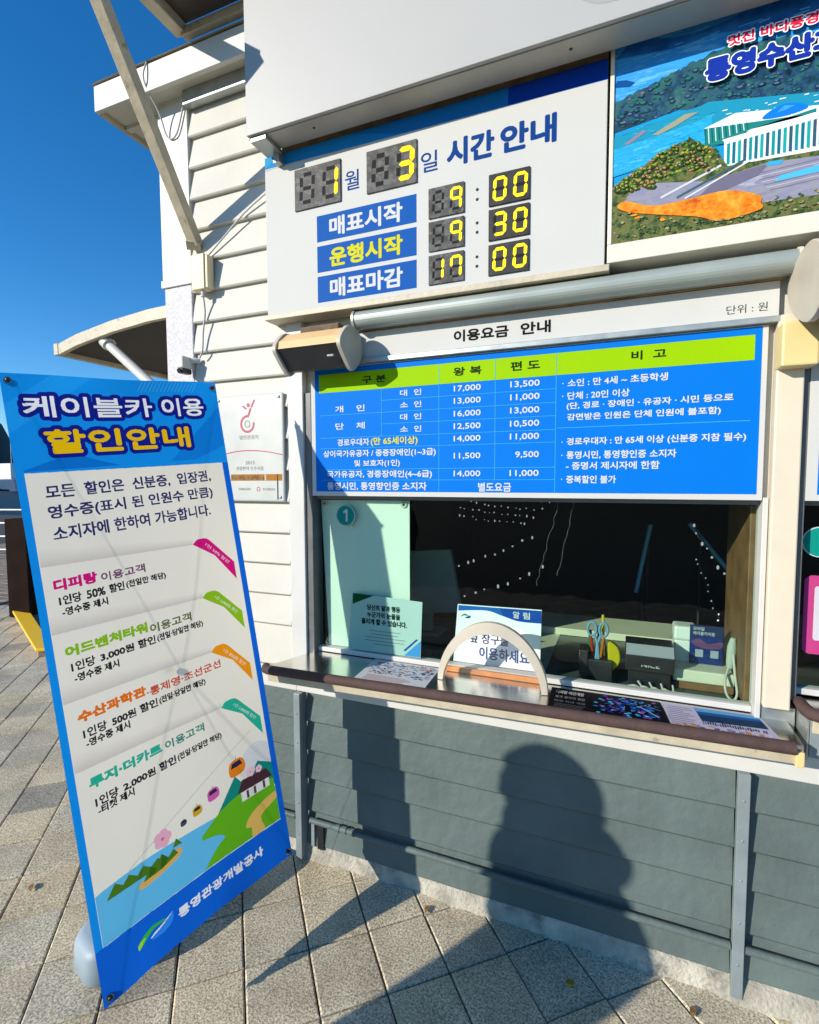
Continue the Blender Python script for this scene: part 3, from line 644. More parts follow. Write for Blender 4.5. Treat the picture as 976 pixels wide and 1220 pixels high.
pr.text('상이국가유공자 / 중증장애인(1~3급)', -1065, 1630, -608, 1660, wt, 4, .035); pr.text('및 보호자(1인)', -931, 1594, -745, 1622, wt, 4, .035)
pr.text('국가유공자, 경증장애인(4~6급)', -1050, 1552, -622, 1583, wt, 4, .035); pr.text('통영시민, 통영향인증 소지자', -1050, 1509, -642, 1540, wt, 4, .035); pr.text('별도요금', -456, 1507, -343, 1538, wt, 4, .035)
for t, x0, z0, x1, z1 in (('소인 : 만 4세 ~ 초등학생', -168, 1838, 116, 1862), ('단체 : 20인 이상', -168, 1798, 13, 1822), ('(단, 경로 · 장애인 · 유공자 · 시민 등으로', -170, 1765, 284, 1790), ('감면받은 인원은 단체 인원에 불포함)', -168, 1730, 254, 1755), ('경로우대자 : 만 65세 이상 (신분증 지참 필수)', -168, 1652, 318, 1679), ('통영시민, 통영향인증 소지자', -168, 1611, 144, 1637), ('- 증명서 제시자에 한함', -169, 1578, 100, 1603), ('중복할인 불가', -168, 1535, -20, 1560)):
    pr.text(t, x0, z0, x1, z1, wt, 4, .035)
for z in (1850, 1810, 1666, 1624, 1548): pr.ell(-182, z, 2, 2, wt, 4, seg=8)
pr.build('lettering', fb)
f2 = thing('fare_table', 'second blue fare table, mostly out of view beyond the cream post', 'sign', (1.2, -.01, 1.485))
g = G(); g.box(.462, 1.9, -.012, 0, 1.487, 1.971, white_in, .001); g.build('panel', f2)
pr = Print((0, -.0121, 0), XV, ZV); pr.rect(487, 1504, 1880, 1968, bl, 1); pr.build('print', f2)

# -- accessibility plaque
pq = thing('wall_plaque', 'weathered white plaque with a pink wheelchair emblem on the clapboards', 'plaque', (-1.4, -.02, 1.455))
g = G(); g.box(-1.575, -1.236, -.030, -.017, 1.462, 1.892, mat('aged_plaque', (.47, .48, .44), .4, vary=.06, vscale=10, stain=(.5, .46, .34), sscale=7, sth=.6), .006); g.build('board', pq)
for x in (-1.255, -1.555):
    for z in (1.875, 1.48): g = G(); g.ball((x, -.031, z), .006, galv, (1, .6, 1), 10); g.build('screw', pq)
pr = Print((0, -.0302, 0), XV, ZV); pk = ink('ea7f8f'); gy = ink('9a9a94')
pr.ring(-1410, 1775, 36, 9, pk, 1, 75, 370); pr.ring(-1410, 1775, 14, 3, gy, 1)
pr.line([(-1404, 1809), (-1392, 1838)], 9, pk, 1); pr.ell(-1404, 1850, 8, 8, pk, 1, seg=12); pr.line([(-1390, 1840), (-1372, 1870)], 8, pk, 1); pr.line([(-1414, 1835), (-1432, 1848)], 7, pk, 1)
pr.text('열린관광지', -1452, 1713, -1358, 1730, gy, 1); 
pr.line(smooth_pts([(-1570, 1648), (-1480, 1664), (-1400, 1668), (-1320, 1662), (-1242, 1648)], False), 4, pk, 1)
pr.text('2015', -1424, 1612, -1378, 1626, gy, 1); pr.text('관광편의 우수시설', -1472, 1588, -1336, 1604, gy, 1)
pr.rect(-1500, 1546, -1246, 1572, ink('c88a3a'), 1)
for i in range(26): x = -1498+i*7; pr.rect(x, 1547+rp.uniform(0, 8), x+5, 1562+rp.uniform(0, 9), ink(rp.choice(['8a7a60', '7a6a52', 'a58b60'])), 2)
pr.rect(-1330, 1547, -1322, 1571, ink('e4dccb'), 2); pr.rect(-1270, 1470, -1265, 1572, ink('5a5348'), 2)
pr.ring(-1362, 1512, 9, 3, pk, 1); pr.text('한국관광공사', -1340, 1506, -1280, 1517, gy, 1); pr.text('문화체육관광부', -1462, 1506, -1400, 1517, gy, 1)
pr.build('print', pq)

# ================================================================== FITTINGS ON THE WALL
PALE = [(-.12, 2.115), (-.04, 2.09), (-.014, 2.05), (-.05, 1.995), (-.12, 1.95), (-.20, 1.922), (-.265, 1.935), (-.30, 1.99), (-.285, 2.06), (-.21, 2.11)]
def speaker_unit(x0, label, pale=False):
    dz = 0.
    t = thing('outdoor_speaker', label, 'speaker', (x0+.135, -.2, 1.91), 'outdoor speakers above the windows')
    body = mat('speaker_shell', (.50, .44, .34), .5, vary=.06, vscale=10); tan = mat('sun_faded_top', (.66, .43, .20), .5, vary=.06, vscale=14)
    pr_ = [(y, z+dz) for y, z in smooth_pts([(-.125, 2.082), (-.172, 2.046), (-.190, 2.012), (-.172, 1.985), (-.115, 1.936), (-.085, 1.938), (-.035, 1.985), (-.028, 2.04), (-.06, 2.078)] if not pale else PALE, True, 4)]
    g = G(); g.prism([(x0, y, z) for y, z in pr_], (.016, 0, 0), body, .002); g.build('end_cap', t); g = G(); g.prism([(x0+.262, y, z) for y, z in pr_], (.016, 0, 0), body, .002); g.build('end_cap', t)
    q = lambda ps: [(x0+.016, y, z+dz) for y, z in ps]
    if pale: tan = body
    g = G(); g.prism(q([(-.21, 2.10), (-.282, 2.055), (-.295, 1.99), (-.2, 2.0), (-.1, 2.0), (-.05, 2.08)] if pale else [(-.125, 2.076), (-.172, 2.04), (-.182, 2.012), (-.15, 2.012), (-.06, 2.02), (-.06, 2.07)]), (.246, 0, 0), tan); g.build('shell', t)
    g = G(); g.prism(q([(-.292, 1.985), (-.26, 1.94), (-.2, 1.93), (-.1, 1.965), (-.1, 1.995)] if pale else [(-.182, 2.009), (-.113, 1.945), (-.085, 1.946), (-.04, 1.99), (-.15, 2.01)]), (.246, 0, 0), black); g.build('grille', t)
    g = G(); g.box(x0+.212, x0+.236, -.166, -.158, 1.973+dz, 1.979+dz, ink('c8c8c4')); g.build('maker_plate', t) if not pale else None
    g = G(); g.box(x0+.06, x0+.22, -.10, -.005, 2.07+dz, 2.105+dz, mat('rusty_bracket', (.12, .08, .045), .8, vary=.5, vscale=25), .003); g.build('bracket', t)
    return t
s1 = speaker_unit(-1.163, 'tan and black outdoor speaker tilted down above the heading row of the full fare table')
speaker_unit(.400, 'pale outdoor speaker of which one end shows above the yellowed box', True)
g = G(); g.box(.378, .460, -.082, -.012, 1.842, 1.958, yellow_box, .005); g.build('junction_box', None, 'yellowed plastic box on top of the cream post', 'junction box')
jb = thing('junction_box', 'beige junction box on the clapboards below the foot of the brace', 'junction box', (-1.6, -.04, 2.33))
g = G(); g.box(-1.652, -1.585, -.062, -.02, 2.325, 2.465, beige_box, .003); g.build('box', jb)
g = G(); g.box(-1.585, -1.572, -.056, -.02, 2.33, 2.46, beige_box, .002); g.tube([(-1.61, -.042, 2.325), (-1.61, -.042, 2.30)], .009, cable_m); g.build('cable_gland', jb)
cm = thing('security_camera', 'small white and black camera on the column just above the banner', 'camera', (-1.69, -.05, 1.99))
g = G(); g.box(-1.722, -1.685, -.088, -.035, 2.012, 2.062, white_paint, .006); g.build('housing', cm)
g = G(); g.box(-1.719, -1.688, -.086, -.036, 1.992, 2.013, black, .004); g.tube([(-1.703, -.087, 2.002), (-1.703, -.094, 1.999)], .009, black); g.build('lens', cm)
g = G(); g.tube([(-1.69, -.04, 2.05), (-1.672, -.03, 2.052), (-1.662, -.016, 2.05)], .011, white_paint); g.build('arm', cm)
def cable(name, pts, r, label, m=cable_m):
    g = G(); g.tube(smooth_pts(pts, False, 5), r, m, 6); return g.build(name, None, label, 'cable')
cable('cable', [(-1.61, -.042, 2.30), (-1.615, -.03, 2.24), (-1.628, -.03, 2.16), (-1.632, -.032, 2.09), (-1.65, -.03, 2.06)], .004, 'pale cable dropping from the beige box to the small camera')
cable('cable', [(-1.595, -.03, 2.463), (-1.50, -.03, 2.53), (-1.40, -.03, 2.60), (-1.28, -.03, 2.66)], .0035, 'thin grey cable slanting up from the beige box to the hours board')
cable('cable', [(-1.80, -.115, 3.22), (-1.81, -.122, 3.15), (-1.80, -.06, 3.06), (-1.79, -.03, 2.98), (-1.74, -.03, 2.98), (-1.70, -.03, 3.08)], .0035, 'thin cable hanging in a loop from the eave over the column')
cable('cable', [(-1.87, .13, 2.40), (-1.90, .10, 2.30), (-1.88, .08, 2.18), (-1.857, .06, 2.12)], .004, 'white cable looping beside the column over the side awning')

# brace and canopy at the top
cp = thing('canopy', 'brown undersided canopy with a weathered metal side rail and a long slanting brace', 'canopy', (-1.3, -.1, 3.1))
g = G(); g.bar((-1.652, -.03, 2.52), (-1.528, -.64, 3.215), .040, .046, bracket, (1, 0, 0), .003); g.bar((-1.664, -.028, 2.508), (-1.648, -.05, 2.53), .055, .03, bracket); g.build('brace', cp)
g = G(); g.bar((-1.612, -.114, 3.285), (-1.535, -.64, 3.21), .05, .05, bracket, (0, 0, 1), .003); g.bar((-1.60, -.116, 3.262), (-.4, -.116, 3.262), .03, .03, bracket, (0, 0, 1)); g.build('rail', cp)
g = G(); g.prism([(-1.585, -.118, 3.295), (-1.563, -.29, 3.274), (.3, -.29, 3.274), (.3, -.118, 3.295)], (0, 0, .012), brown_panel); g.build('sheet', cp)
aw = thing('side_awning', 'low curved awning with brown underside on the booth flank behind the banner', 'awning', (-2.3, .8, 2.0))
g = G(); ptsA = [(-1.868, 2.352), (-2.1, 2.345), (-2.35, 2.322), (-2.6, 2.284), (-2.74, 2.25)]
g.prism([(x, .135, z) for x, z in ptsA]+[(x, .135, z-.022) for x, z in ptsA[::-1]], (0, 2.2, 0), brown_panel); g.build('sheet', aw)
g = G(); g.prism([(x, .11, z+.012) for x, z in ptsA]+[(x, .11, z-.045) for x, z in ptsA[::-1]], (0, .024, 0), bracket, .002); g.box(-2.775, -2.742, .108, 2.34, 2.205, 2.265, bracket, .003)
for y in (.8, 1.5): g.prism([(x, y, z-.0225) for x, z in ptsA]+[(x, y, z-.05) for x, z in ptsA[::-1]], (0, .025, 0), bracket)
g.build('edge_frame', aw)
g = G(); g.tube([(-2.44, .16, 2.245), (-1.862, .16, 1.80)], .024, white_paint, 14); g.tube([(-2.455, .16, 2.262), (-2.425, .16, 2.235)], .034, white_paint, 12); g.build('brace', aw)

# ================================================================== THINGS AT THE WINDOW
bd_c = ink('12a896')
def badge(cx, cz, r, num, label):
    t = thing('number_badge', label, 'sign', (cx, .03, cz-r), 'round number badges on the windows')
    g = G(); g.disc((cx, .033, cz), (0, -1, 0), r, .005, ink('e8f2ee'), 40); g.build('rim', t)
    pr = Print((0, .028, 0), XV, ZV); pr.ell(cx*1000, cz*1000, r*1000-2.5, r*1000-2.5, bd_c, 1, seg=40)
    if num: pr.poly([(cx*1000+a_, cz*1000+b_) for a_, b_ in ((1, -23), (9.5, -23), (9.5, 24), (3, 24), (-9, 16), (-9, 8), (1, 13))], ink('f0f4f2'), 2)
    pr.build('print', t)
badge(-.995, 1.410, .041, '1', 'round teal badge reading 1 on the window glass')
badge(.512, 1.371, .043, None, 'round teal badge half out of view beyond the cream post')
g = G(); p = Print((0, .031, 0), XV, ZV)
mg = ink('e04f96'); sg = thing('window_sign', 'pink bordered white sign half out of view below a teal badge', 'sign', (.6, .03, 1.05))
rr = [(480, 1065), (486, 1056), (496, 1052), (700, 1052), (700, 1276), (496, 1276), (486, 1271), (480, 1262)]
g = G(); g.prism([(u*.001, .0335, v*.001) for u, v in rr], (0, -.003, 0), mg); g.build('plate', sg)
p = Print((0, .0302, 0), XV, ZV); p.poly([(504, 1098), (508, 1092), (690, 1092), (690, 1246), (508, 1246), (504, 1240)], ink('f0eef0'), 1); p.build('print', sg)

sheet_m = mat('pale_acrylic_sheet', (.80, .90, .80), .4, vary=.03, vscale=4, transl=.25)
sh = thing('acrylic_sheet', 'tall pale green acrylic sheet hung by suction cups behind the glass', 'screen', (-.92, .05, .88))
g = G(); g.prism([(-1.118, .050, 1.468), (-.735, .050, 1.470), (-.735, .050, .884), (-1.09, .050, .882)], (0, .004, 0), sheet_m); g.build('sheet', sh)
for x in (-.757, -1.098): g = G(); g.disc((x, .049, 1.455), (0, -1, 0), .013, .004, mat('clear_rubber', (.45, .52, .42), .25), 20); g.disc((x, .0445, 1.455), (0, -1, 0), .0045, .002, black, 12); g.build('suction_cup', sh)
ntc = thing('notice_sheet', 'pale green notice with a dark green corner triangle stuck to the glass', 'notice', (-.83, .02, .88))
g = G(); g.prism([(-.968, .0305, 1.108), (-.676, .0305, 1.096), (-.684, .0305, .884), (-.99, .0305, .884)], (0, -.0015, 0), ink('b4e6d2')); g.build('sheet', ntc)
pr = Print((0, .0289, 0), XV, ZV)
pr.poly([(-966, 1107), (-876, 1104), (-968, 1064)], ink('0c5c2c'), 1); pr.poly([(-750, 886), (-686, 886), (-682, 950)], ink('4aa8e0'), 1); pr.poly([(-752, 906), (-700, 954), (-693, 952), (-746, 902)], ink('1464a8'), 2)
gt = ink('1e3c38')
pr.text('당신의 말과 행동', -905, 1046, -765, 1069, gt, 2, .06); pr.text('누군가의 눈물을', -905, 1018, -765, 1041, gt, 2, .06); pr.text('흘리게 할 수 있습니다.', -930, 990, -738, 1014, gt, 2, .06)
for i, (a0, a1) in enumerate(((-895, -765), (-885, -775), (-915, -745), (-915, -750), (-880, -790))): pr.rect(a0, 966-i*13, a1, 969-i*13, ink('7fa8a0'), 2)
pr.build('lettering', ntc)

# half-round hatch arch
arch = thing('hatch_arch', 'cream half round hatch arch standing on the steel counter', 'hatch', (-.405, -.03, .862))
ac = mat('cream_plastic_arch', (.70, .64, .52), .35, vary=.06, vscale=9, transl=.35)
g = G(); n = 30; sec = []
for i in range(n+1):
    th = math.pi*i/n; rad_o = .185; ez = 1+.16*math.sin(th); wd = .018+.016*math.sin(th)
    for (rr, yy) in ((rad_o, -.080), (rad_o, -.060), (rad_o-wd, -.056), (rad_o-wd, -.084)):
        sec.append((-.393+rr*math.cos(th), yy, .862+rr*ez*math.sin(th)))
g.add(sec, [(i*4+k, i*4+(k+1) % 4, i*4+4+(k+1) % 4, i*4+4+k) for i in range(n) for k in range(4)]+[(0, 1, 2, 3), (n*4, n*4+1, n*4+2, n*4+3)], ac, False)
g.build('arch_rim', arch)
g = G(); g.prism([(-.393+.160*math.cos(math.pi*i/20), -.068, .864+.178*math.sin(math.pi*i/20)) for i in range(21)][0:21], (0, .003, 0), glass_mat('hazy_acrylic_flap', (.97, .97, .96), 1.2, .05, .03)); g.build('flap', arch)
# alert sign behind the glass
al = thing('alert_sign', 'white notice with a blue wave heading standing behind the cream arch', 'sign', (-.4, .08, .86))
g = G(); g.prism([(-.556, .082, 1.088), (-.252, .082, 1.094), (-.256, .082, .872), (-.573, .082, .872)], (0, .004, 0), mat('white_card', (.82, .84, .83), .5)); g.build('board', al)
pr = Print((0, .0818, 0), XV, ZV)
pr.poly([(-553, 1085), (-253, 1091), (-253, 1046)]+smooth_pts([(-253, 1046), (-330, 1046), (-390, 1060), (-450, 1074), (-554, 1064)], False)[1:], ink('1f78d8'), 1)
pr.poly([(-400, 1088), (-253, 1091), (-253, 1048), (-340, 1048), (-385, 1060)], ink('1258c4'), 2)
pr.text('알', -352, 1056, -328, 1081, ink('f2f6fa'), 3, .04); pr.text('림', -316, 1056, -292, 1081, ink('f2f6fa'), 3, .04)
pr.poly(smooth_pts([(-546, 1042), (-530, 1055), (-514, 1048), (-532, 1048)]), ink('2aa85a'), 2); pr.poly(smooth_pts([(-528, 1040), (-508, 1050), (-510, 1040)]), ink('1b5fc0'), 2)
pr.text('옆 창구를', -510, 950, -365, 990, ink('28477e'), 2, .03); pr.text('이용하세요', -474, 893, -292, 940, ink('1d55a4'), 2, .035)
pr.build('lettering', al)
g = G(); g.box(-.575, -.235, .002, .0165, .8612, .879, mat('orange_wood', (.55, .20, .04), .45, vary=.25, vscale=14), .002); g.build('base', al)

# flyers lying on the counter
O = Vector((-.852, -.185, .8612)); U = Vector((.262, -.004, 0)); V = Vector((-.012, .205, 0))
pr = Print(O, U, V, .0002); ul, vl = U.length*1000, V.length*1000
pr.rect(0, 0, ul, vl, ink('e9ecec'), 0)
for i in range(330):
    x = rp.uniform(18, ul-14); y = rp.uniform(70, vl-16); w_ = rp.uniform(3, 14); h_ = rp.uniform(3, 9)
    pr.rect(x, y, x+w_, y+h_, ink(rp.choice(['3d7fc4', '8bb8de', '355a86', 'd9a0b0', 'e8eef2', 'b8d4ea', '5c88a8', 'd0584c', '2c4460', 'c8dcea', 'f2f2f0'])), 1)
for i in range(6): pr.rect(22+rp.uniform(0, 10), 54-i*8, ul-30-rp.uniform(0, 60), 57-i*8, ink('d88a80' if i % 2 == 0 else 'a8a8aa'), 1)
pr.build('flyer', None, label='white flyer with a colourful panorama lying beside the half round arch', cat='flyer', group='flyers on the steel counter')
def flat(name, pts, label, draw, group='flyers on the steel counter'):
    draw(label)
def draw_night(t):
    pr = Print((0, 0, .8612), (1, 0, 0), (0, 1, 0), .0002)
    pr.poly([(-196, -183), (140, -172), (120, 0), (-204, -4)], ink('0c0d14'), 0)
    pr.text('디피랑 야간개장', -186, -48, -100, -22, ink('d8d4cc'), 1, .03); pr.text('빛과 음악의 정원', -184, -82, -96, -64, ink('b8b4b0'), 1); pr.text('매일 저녁 개장', -184, -112, -92, -98, ink('9a9894'), 1)
    for i in range(4): pr.rect(-182, -128-i*10, -90-i*6, -125-i*10, ink('6f6d6c'), 1)
    for i in range(300):
        x = rp.gauss(30, 46); y = rp.gauss(-80, 42)
        if not (-70 < x < 112 and -168 < y < -12): continue
        r_ = rp.uniform(2, 8); pr.ell(x, y, r_, r_*rp.uniform(.4, 1), ink(rp.choice(['0e4fb0', '1884d8', '3fb8ee', '2a2f9a', '6a3fc0', '0a2050', '8fd8f4', '0c1430', 'a060d0'])), 2, seg=8)
    pr.poly([(20, -60), (34, -58), (36, -110), (18, -112)], ink('05060c'), 3); pr.line([(60, -60), (110, -120)], 5, ink('8fc8ee'), 3); pr.line([(70, -50), (118, -70)], 3, ink('5f8ae0'), 3)
    pr.build('flyer', None, label=t, cat='flyer', group='flyers on the steel counter')
flat('flyer', [(-.2, -.18), (.13, -.17), (.12, 0), (-.2, 0)], 'black flyer with a glowing blue night scene lying on the counter', draw_night)
def draw_coast(t):
    pr = Print((0, 0, .8612), (1, 0, 0), (0, 1, 0), .0002)
    pr.poly([(142, -171), (404, -160), (378, 8), (122, 1)], ink('d8d2e6'), 0)
    for i in range(10): pr.rect(136+rp.uniform(0, 6), -22-i*13, 196+rp.uniform(-20, 10), -18-i*13, ink('8f88a8'), 1)
    pr.poly([(210, -6), (372, -2), (384, -80), (222, -92)], ink('1764b0'), 1); pr.poly([(216, -50), (378, -40), (384, -84), (222, -94)], ink('173f62'), 2); pr.poly([(212, -8), (372, -4), (374, -24), (214, -30)], ink('6ab8ea'), 2)
    for i in range(26): x = 222+i*6; pr.rect(x, -112+rp.uniform(-4, 4), x+4, -96+rp.uniform(-3, 6), ink(rp.choice(['4a5080', '39405e', 'e4e4f0', '8888b4'])), 2)
    pr.poly([(150, -160), (230, -160), (222, -134), (160, -140)], ink('c8783a'), 2)
    for i in range(50): x = rp.uniform(150, 392); pr.rect(x, -160+rp.uniform(0, 34), x+rp.uniform(4, 14), -150+rp.uniform(0, 30), ink(rp.choice(['9a94c0', 'c0b8dc', '6f6a9a', 'e4e0f0', 'd89a60'])), 2)
    pr.build('flyer', None, label=t, cat='flyer', group='flyers on the steel counter')
flat('flyer', [(.14, -.17), (.4, -.16), (.38, .01), (.12, 0)], 'lilac flyer with a blue sea picture lying next to the black one', draw_coast)

# desk and what stands on it behind the glass
desk = thing('desk', 'dark office desk with a pale rear shelf behind the serving window', 'desk', (-.3, .5, .02))
dg = mat('dark_green_laminate', (.055, .085, .075), .3, vary=.1, vscale=6); pl = mat('pale_laminate', (.55, .56, .42), .45, vary=.05, vscale=6)
g = G(); g.box(-1.1, .345, .064, .74, .815, .843, dg, .003); g.build('desktop', desk)
g = G(); g.box(-.42, .345, .66, .92, .8435, .875, pl, .003); g.build('shelf', desk)
g = G(); g.box(-.35, -.25, .09, .66, .8432, .8452, pl); g.build('trim_strip', desk); g = G(); g.box(-.24, .12, .068, .10, .8432, .846, pl); g.build('trim_strip', desk)
for x in (-1.06, .3): g = G(); g.box(x, x+.03, .1, .7, .02, .814, dg); g.build('leg', desk)
cup = thing('pen_cup', 'dark pen cup crammed with pens on the desk behind the glass', 'pen cup', (-.05, .16, .845))
g = G(); g.box(-.115, -.02, .13, .22, .8435, .925, black, .004); g.box(-.13, -.10, .125, .2, .8436, .955, black, .003); g.build('cup', cup)
for x, y, c, h in ((-.085, .16, 'c8362a', 1.02), (-.07, .19, '1d5aa8', 1.03), (-.05, .17, 'e8d83a', 1.075), (-.045, .2, '202020', 1.0), (-.095, .19, '2a7a3a', .99), (-.06, .15, 'd87a1a', 1.01)):
    g = G(); g.tube([(x, y, .93), (x+rp.uniform(-.012, .012), y, h)], .0045, ink(c), 8); g.build('pen', cup)
scs = thing('scissors', 'scissors with pale blue loop handles standing in the pen cup', 'scissors', (-.07, .15, .93))
hb = ink('7fb4cc')
for sx in (-1, 1):
    g = G(); g.tube([(-.07+sx*(.019+.014*math.cos(a_)), .148, 1.028+.024*math.sin(a_)) for a_ in [2*math.pi*k/18 for k in range(19)]], .0045, hb, 8); g.tube([(-.07+sx*.01, .148, 1.006), (-.07, .148, .98), (-.07-sx*.004, .148, .925)], .005, hb, 8); g.build('handle', scs)
ych = ink('d8c81e'); g = G(); g.prism(smooth_pts([(-.035, .15, .985), (-.005, .15, .97), (.004, .15, .93), (-.008, .15, .9), (-.03, .15, .885), (-.036, .15, .93)]), (0, .03, 0), ych, .004); g.build('tape_dispenser', None, 'yellow tape holder beside the scissors in the pen cup', 'tape holder')
te = thing('card_terminal', 'black card terminal with a silver top lettered NICE on the desk', 'card terminal', (.08, .17, .845))
g = G(); g.prism([(0.02, .14, .9), (.02, .135, .955), (.02, .165, .985), (.02, .26, .985), (.02, .26, .9)], (.15, 0, 0), black, .004); g.build('body', te)
g = G(); g.prism([(.022, .1335, .958), (.022, .163, .9875), (.022, .165, .9855), (.022, .136, .956)], (.146, 0, 0), mat('silver_plastic', (.5, .5, .5), .3, metal=.5)); g.build('top_plate', te)
g = G(); g.box(.03, .16, .15, .25, .8437, .8995, black, .003); g.build('foot', te)
pr = Print((0, .1358, .9), (1, 0, 0), (0, .0895, .996)); pr.text('NICE', 70, 18, 125, 32, ink('d8dcd8'), 1, .03); pr.build('lettering', te)
for i in range(4): cable('cable', [(.03+i*.035, .13, .85), (.05+i*.03, .11, .862), (.075+i*.03, .12, .85), (.06+i*.035, .135, .87)], .0035, ['white cable coiled under the left of the card terminal', 'white cable coiled under the middle of the card terminal', 'white cable loop below the lettering of the card terminal', 'white cable loop beside the pale box near the card terminal'][i], ink('d6d4ca'))
wb = thing('desk_device', 'white upright device box between the card terminal and the blue leaflet', 'device', (.19, .28, .845))
g = G(); g.box(.178, .245, .27, .34, .8437, .985, mat('white_device', (.6, .64, .58), .4), .005); g.build('body', wb); g = G(); g.box(.176, .247, .266, .344, .9855, 1.035, mat('white_device', (.6, .64, .58), .4), .008); g.build('lid', wb)
pb = thing('pale_drawer_unit', 'low pale unit with a brown front strip under the blue leaflet', 'drawer unit', (.28, .3, .845))
g = G(); g.box(.168, .348, .18, .40, .872, .912, pl, .004); g.build('top', pb); g = G(); g.box(.178, .348, .19, .39, .8437, .8715, wood, .002); g.build('drawer', pb)
bh = thing('leaflet_holder', 'clear stand holding a dark blue leaflet on the pale unit', 'leaflet holder', (.27, .28, .9125))
g = G(); g.box(.225, .325, .262, .268, .9125, 1.045, ink('1b3f8c'), .001); g.build('leaflet', bh)
g = G(); g.box(.222, .328, .254, .258, .9125, 1.05, glass_mat('clear_acrylic', (.95, .96, .96)), .001); g.build('cover', bh)
pr = Print((0, .2618, 0), XV, ZV); pr.rect(226, 1012, 324, 1044, ink('28406e'), 1); pr.text('모바일', 234, 1028, 268, 1041, ink('dce4ee'), 2, .04); pr.text('케이블카이용', 234, 1012, 300, 1025, ink('dce4ee'), 2, .04)
pr.poly(smooth_pts([(230, 990), (255, 1000), (280, 984), (322, 994), (320, 974), (280, 966), (240, 976)]), ink('8a5a8a'), 1); pr.rect(242, 936, 266, 962, ink('c8d0dc'), 1); pr.rect(288, 936, 312, 962, ink('c8d0dc'), 1); pr.build('print', bh)
cable('cable', [(.33, .19, .93), (.315, .15, .90), (.318, .13, .866), (.334, .125, .85), (.346, .13, .87), (.344, .16, .92), (.342, .2, 1.0)], .004, 'white cable loop hanging at the right end of the desk', ink('dedbd0'))
hs_ = thing('handset', 'pale rounded handset leaning by the wooden partition', 'handset', (.34, .22, .94))
g = G(); g.tube([(.336, .2, .93), (.338, .2, .95), (.34, .2, 1.0), (.343, .2, 1.03)], [.010, .014, .014, .008], ink('c8d4c4'), 12); g.build('body', hs_)
mo = thing('monitor', 'pale grey monitor back seen through the glass beside the acrylic sheet', 'monitor', (-.68, .5, .845))
gmn = mat('monitor_back', (.20, .23, .21), .5, vary=.08, vscale=6)
g = G(); g.prism([(-.95, .42, 1.22), (-.71, .46, 1.235), (-.655, .46, .955), (-.95, .42, .93)], (0, .03, 0), gmn, .004); g.build('screen_back', mo); g = G(); g.box(-.85, -.80, .47, .50, .8437, 1.0, gmn, .004); g.box(-.90, -.75, .42, .55, .8437, .853, gmn, .003); g.build('stand', mo)

g = G()
for p0, p1 in (((-.20, 1.47), (-.27, 1.18)), ((-.15, 1.47), (-.20, 1.22))):  # crinkled cords added to stand in for reflections in the pane
    g2 = G(); n_ = 16; g2.tube(smooth_pts([(p0[0]+(p1[0]-p0[0])*i/n_+rp.uniform(-.004, .004), .075+rp.uniform(-.004, .004), p0[1]+(p1[1]-p0[1])*i/n_) for i in range(n_+1)], False, 3), .0014, mat('reflected_cord_grey', (.045, .048, .05), .5), 6)
    g2.build('reflected_cord', None, 'longer crinkled grey cord added for a reflection in the middle of the glass' if p0[0] < -.17 else 'shorter crinkled grey cord added for a reflection in the middle of the glass', 'cord', 'crinkled cords added for reflections in the glass')
# glowing dots and rails added in the room for reflections in the glass
glint_m = mat('glowing_glint', (.95, .95, 1.), .4, emit=.38); glint_wire = mat('dark_wire', (.02, .02, .022), .6)  # dots are made to glow in place of glints mirrored in the glass
def glint_row(a, b, n, r, label, sag=.02):
    t = thing('glint_row', label, 'glint stand-in', a, 'rows of glowing dots added for reflected glints'); a, b = Vector(a), Vector(b)
    pts = [a.lerp(b, i/n)+Vector((0, 0, -sag*4*(i/n)*(1-i/n))) for i in range(n+1)]
    g = G(); g.tube(pts, .0025, glint_wire, 5); g.build('glint_wire', t)
    for p_ in pts: g = G(); g.ball(p_+Vector((rp.uniform(-.012, .012), 0, rp.uniform(-.01, .008))), r*rp.uniform(.6, 1.15), glint_m, (1, 1, rp.choice([1, 1, 1.8])), 8); g.build('glint', t)
desc = ['topmost', 'second', 'third', 'fourth', 'fifth']
for i in range(5): glint_row((-1.1, 1.9, 1.52-.058*i), (-.42-.05*i, 1.9, 1.44-.05*i), 15-i, .0048, f'{desc[i]} faint row of glowing dots added for glints reflected in the glass', .012)
glint_row((-1.02, 1.4, .98), (-.50, 1.4, 1.20), 9, .007, 'rising row of added glowing dots for reflected glints above the blue wave notice', .01)
glint_row((-.98, 1.4, .80), (-.44, 1.4, 1.02), 8, .007, 'lower row of added glowing dots for reflected glints just above the blue wave notice', .03)
glint_row((.33, 1.2, 1.31), (.62, 1.2, .84), 12, .0055, 'steep row of added glowing dots for reflected glints beside the dark blue rail on the right', .0)
glint_row((.35, 1.2, 1.15), (.46, 1.2, .84), 9, .004, 'short faint row of added glowing dots for reflected glints left of the dark blue rail', .0)
rail_m = mat('blue_reflected_rail', (.12, .34, .52), .5)
def rail(p0, p1, label):  # added rail, stands in for a railing mirrored in the window
    t = thing('reflected_rail', label, 'reflected_rail', p0, 'rails added for reflections in the glass'); g = G(); g.tube([p0, p1], .011, rail_m, 8); g.build('top_rail', t)
    a_, b_ = Vector(p0), Vector(p1)
    for k in (.15, .5, .85): q = a_.lerp(b_, k); g = G(); g.tube([q, (q.x, q.y, .02)], .006, dark_int, 6); g.build('post', t)
rail((.315, 1.22, 1.32), (.66, 1.22, .88), 'dark blue rail slanting down to the right, added for a reflection in the glass')
rail((.137, 1.22, 1.31), (.075, 1.22, .95), 'short steep dark blue rail left of the slanting one, also a stand-in reflection')

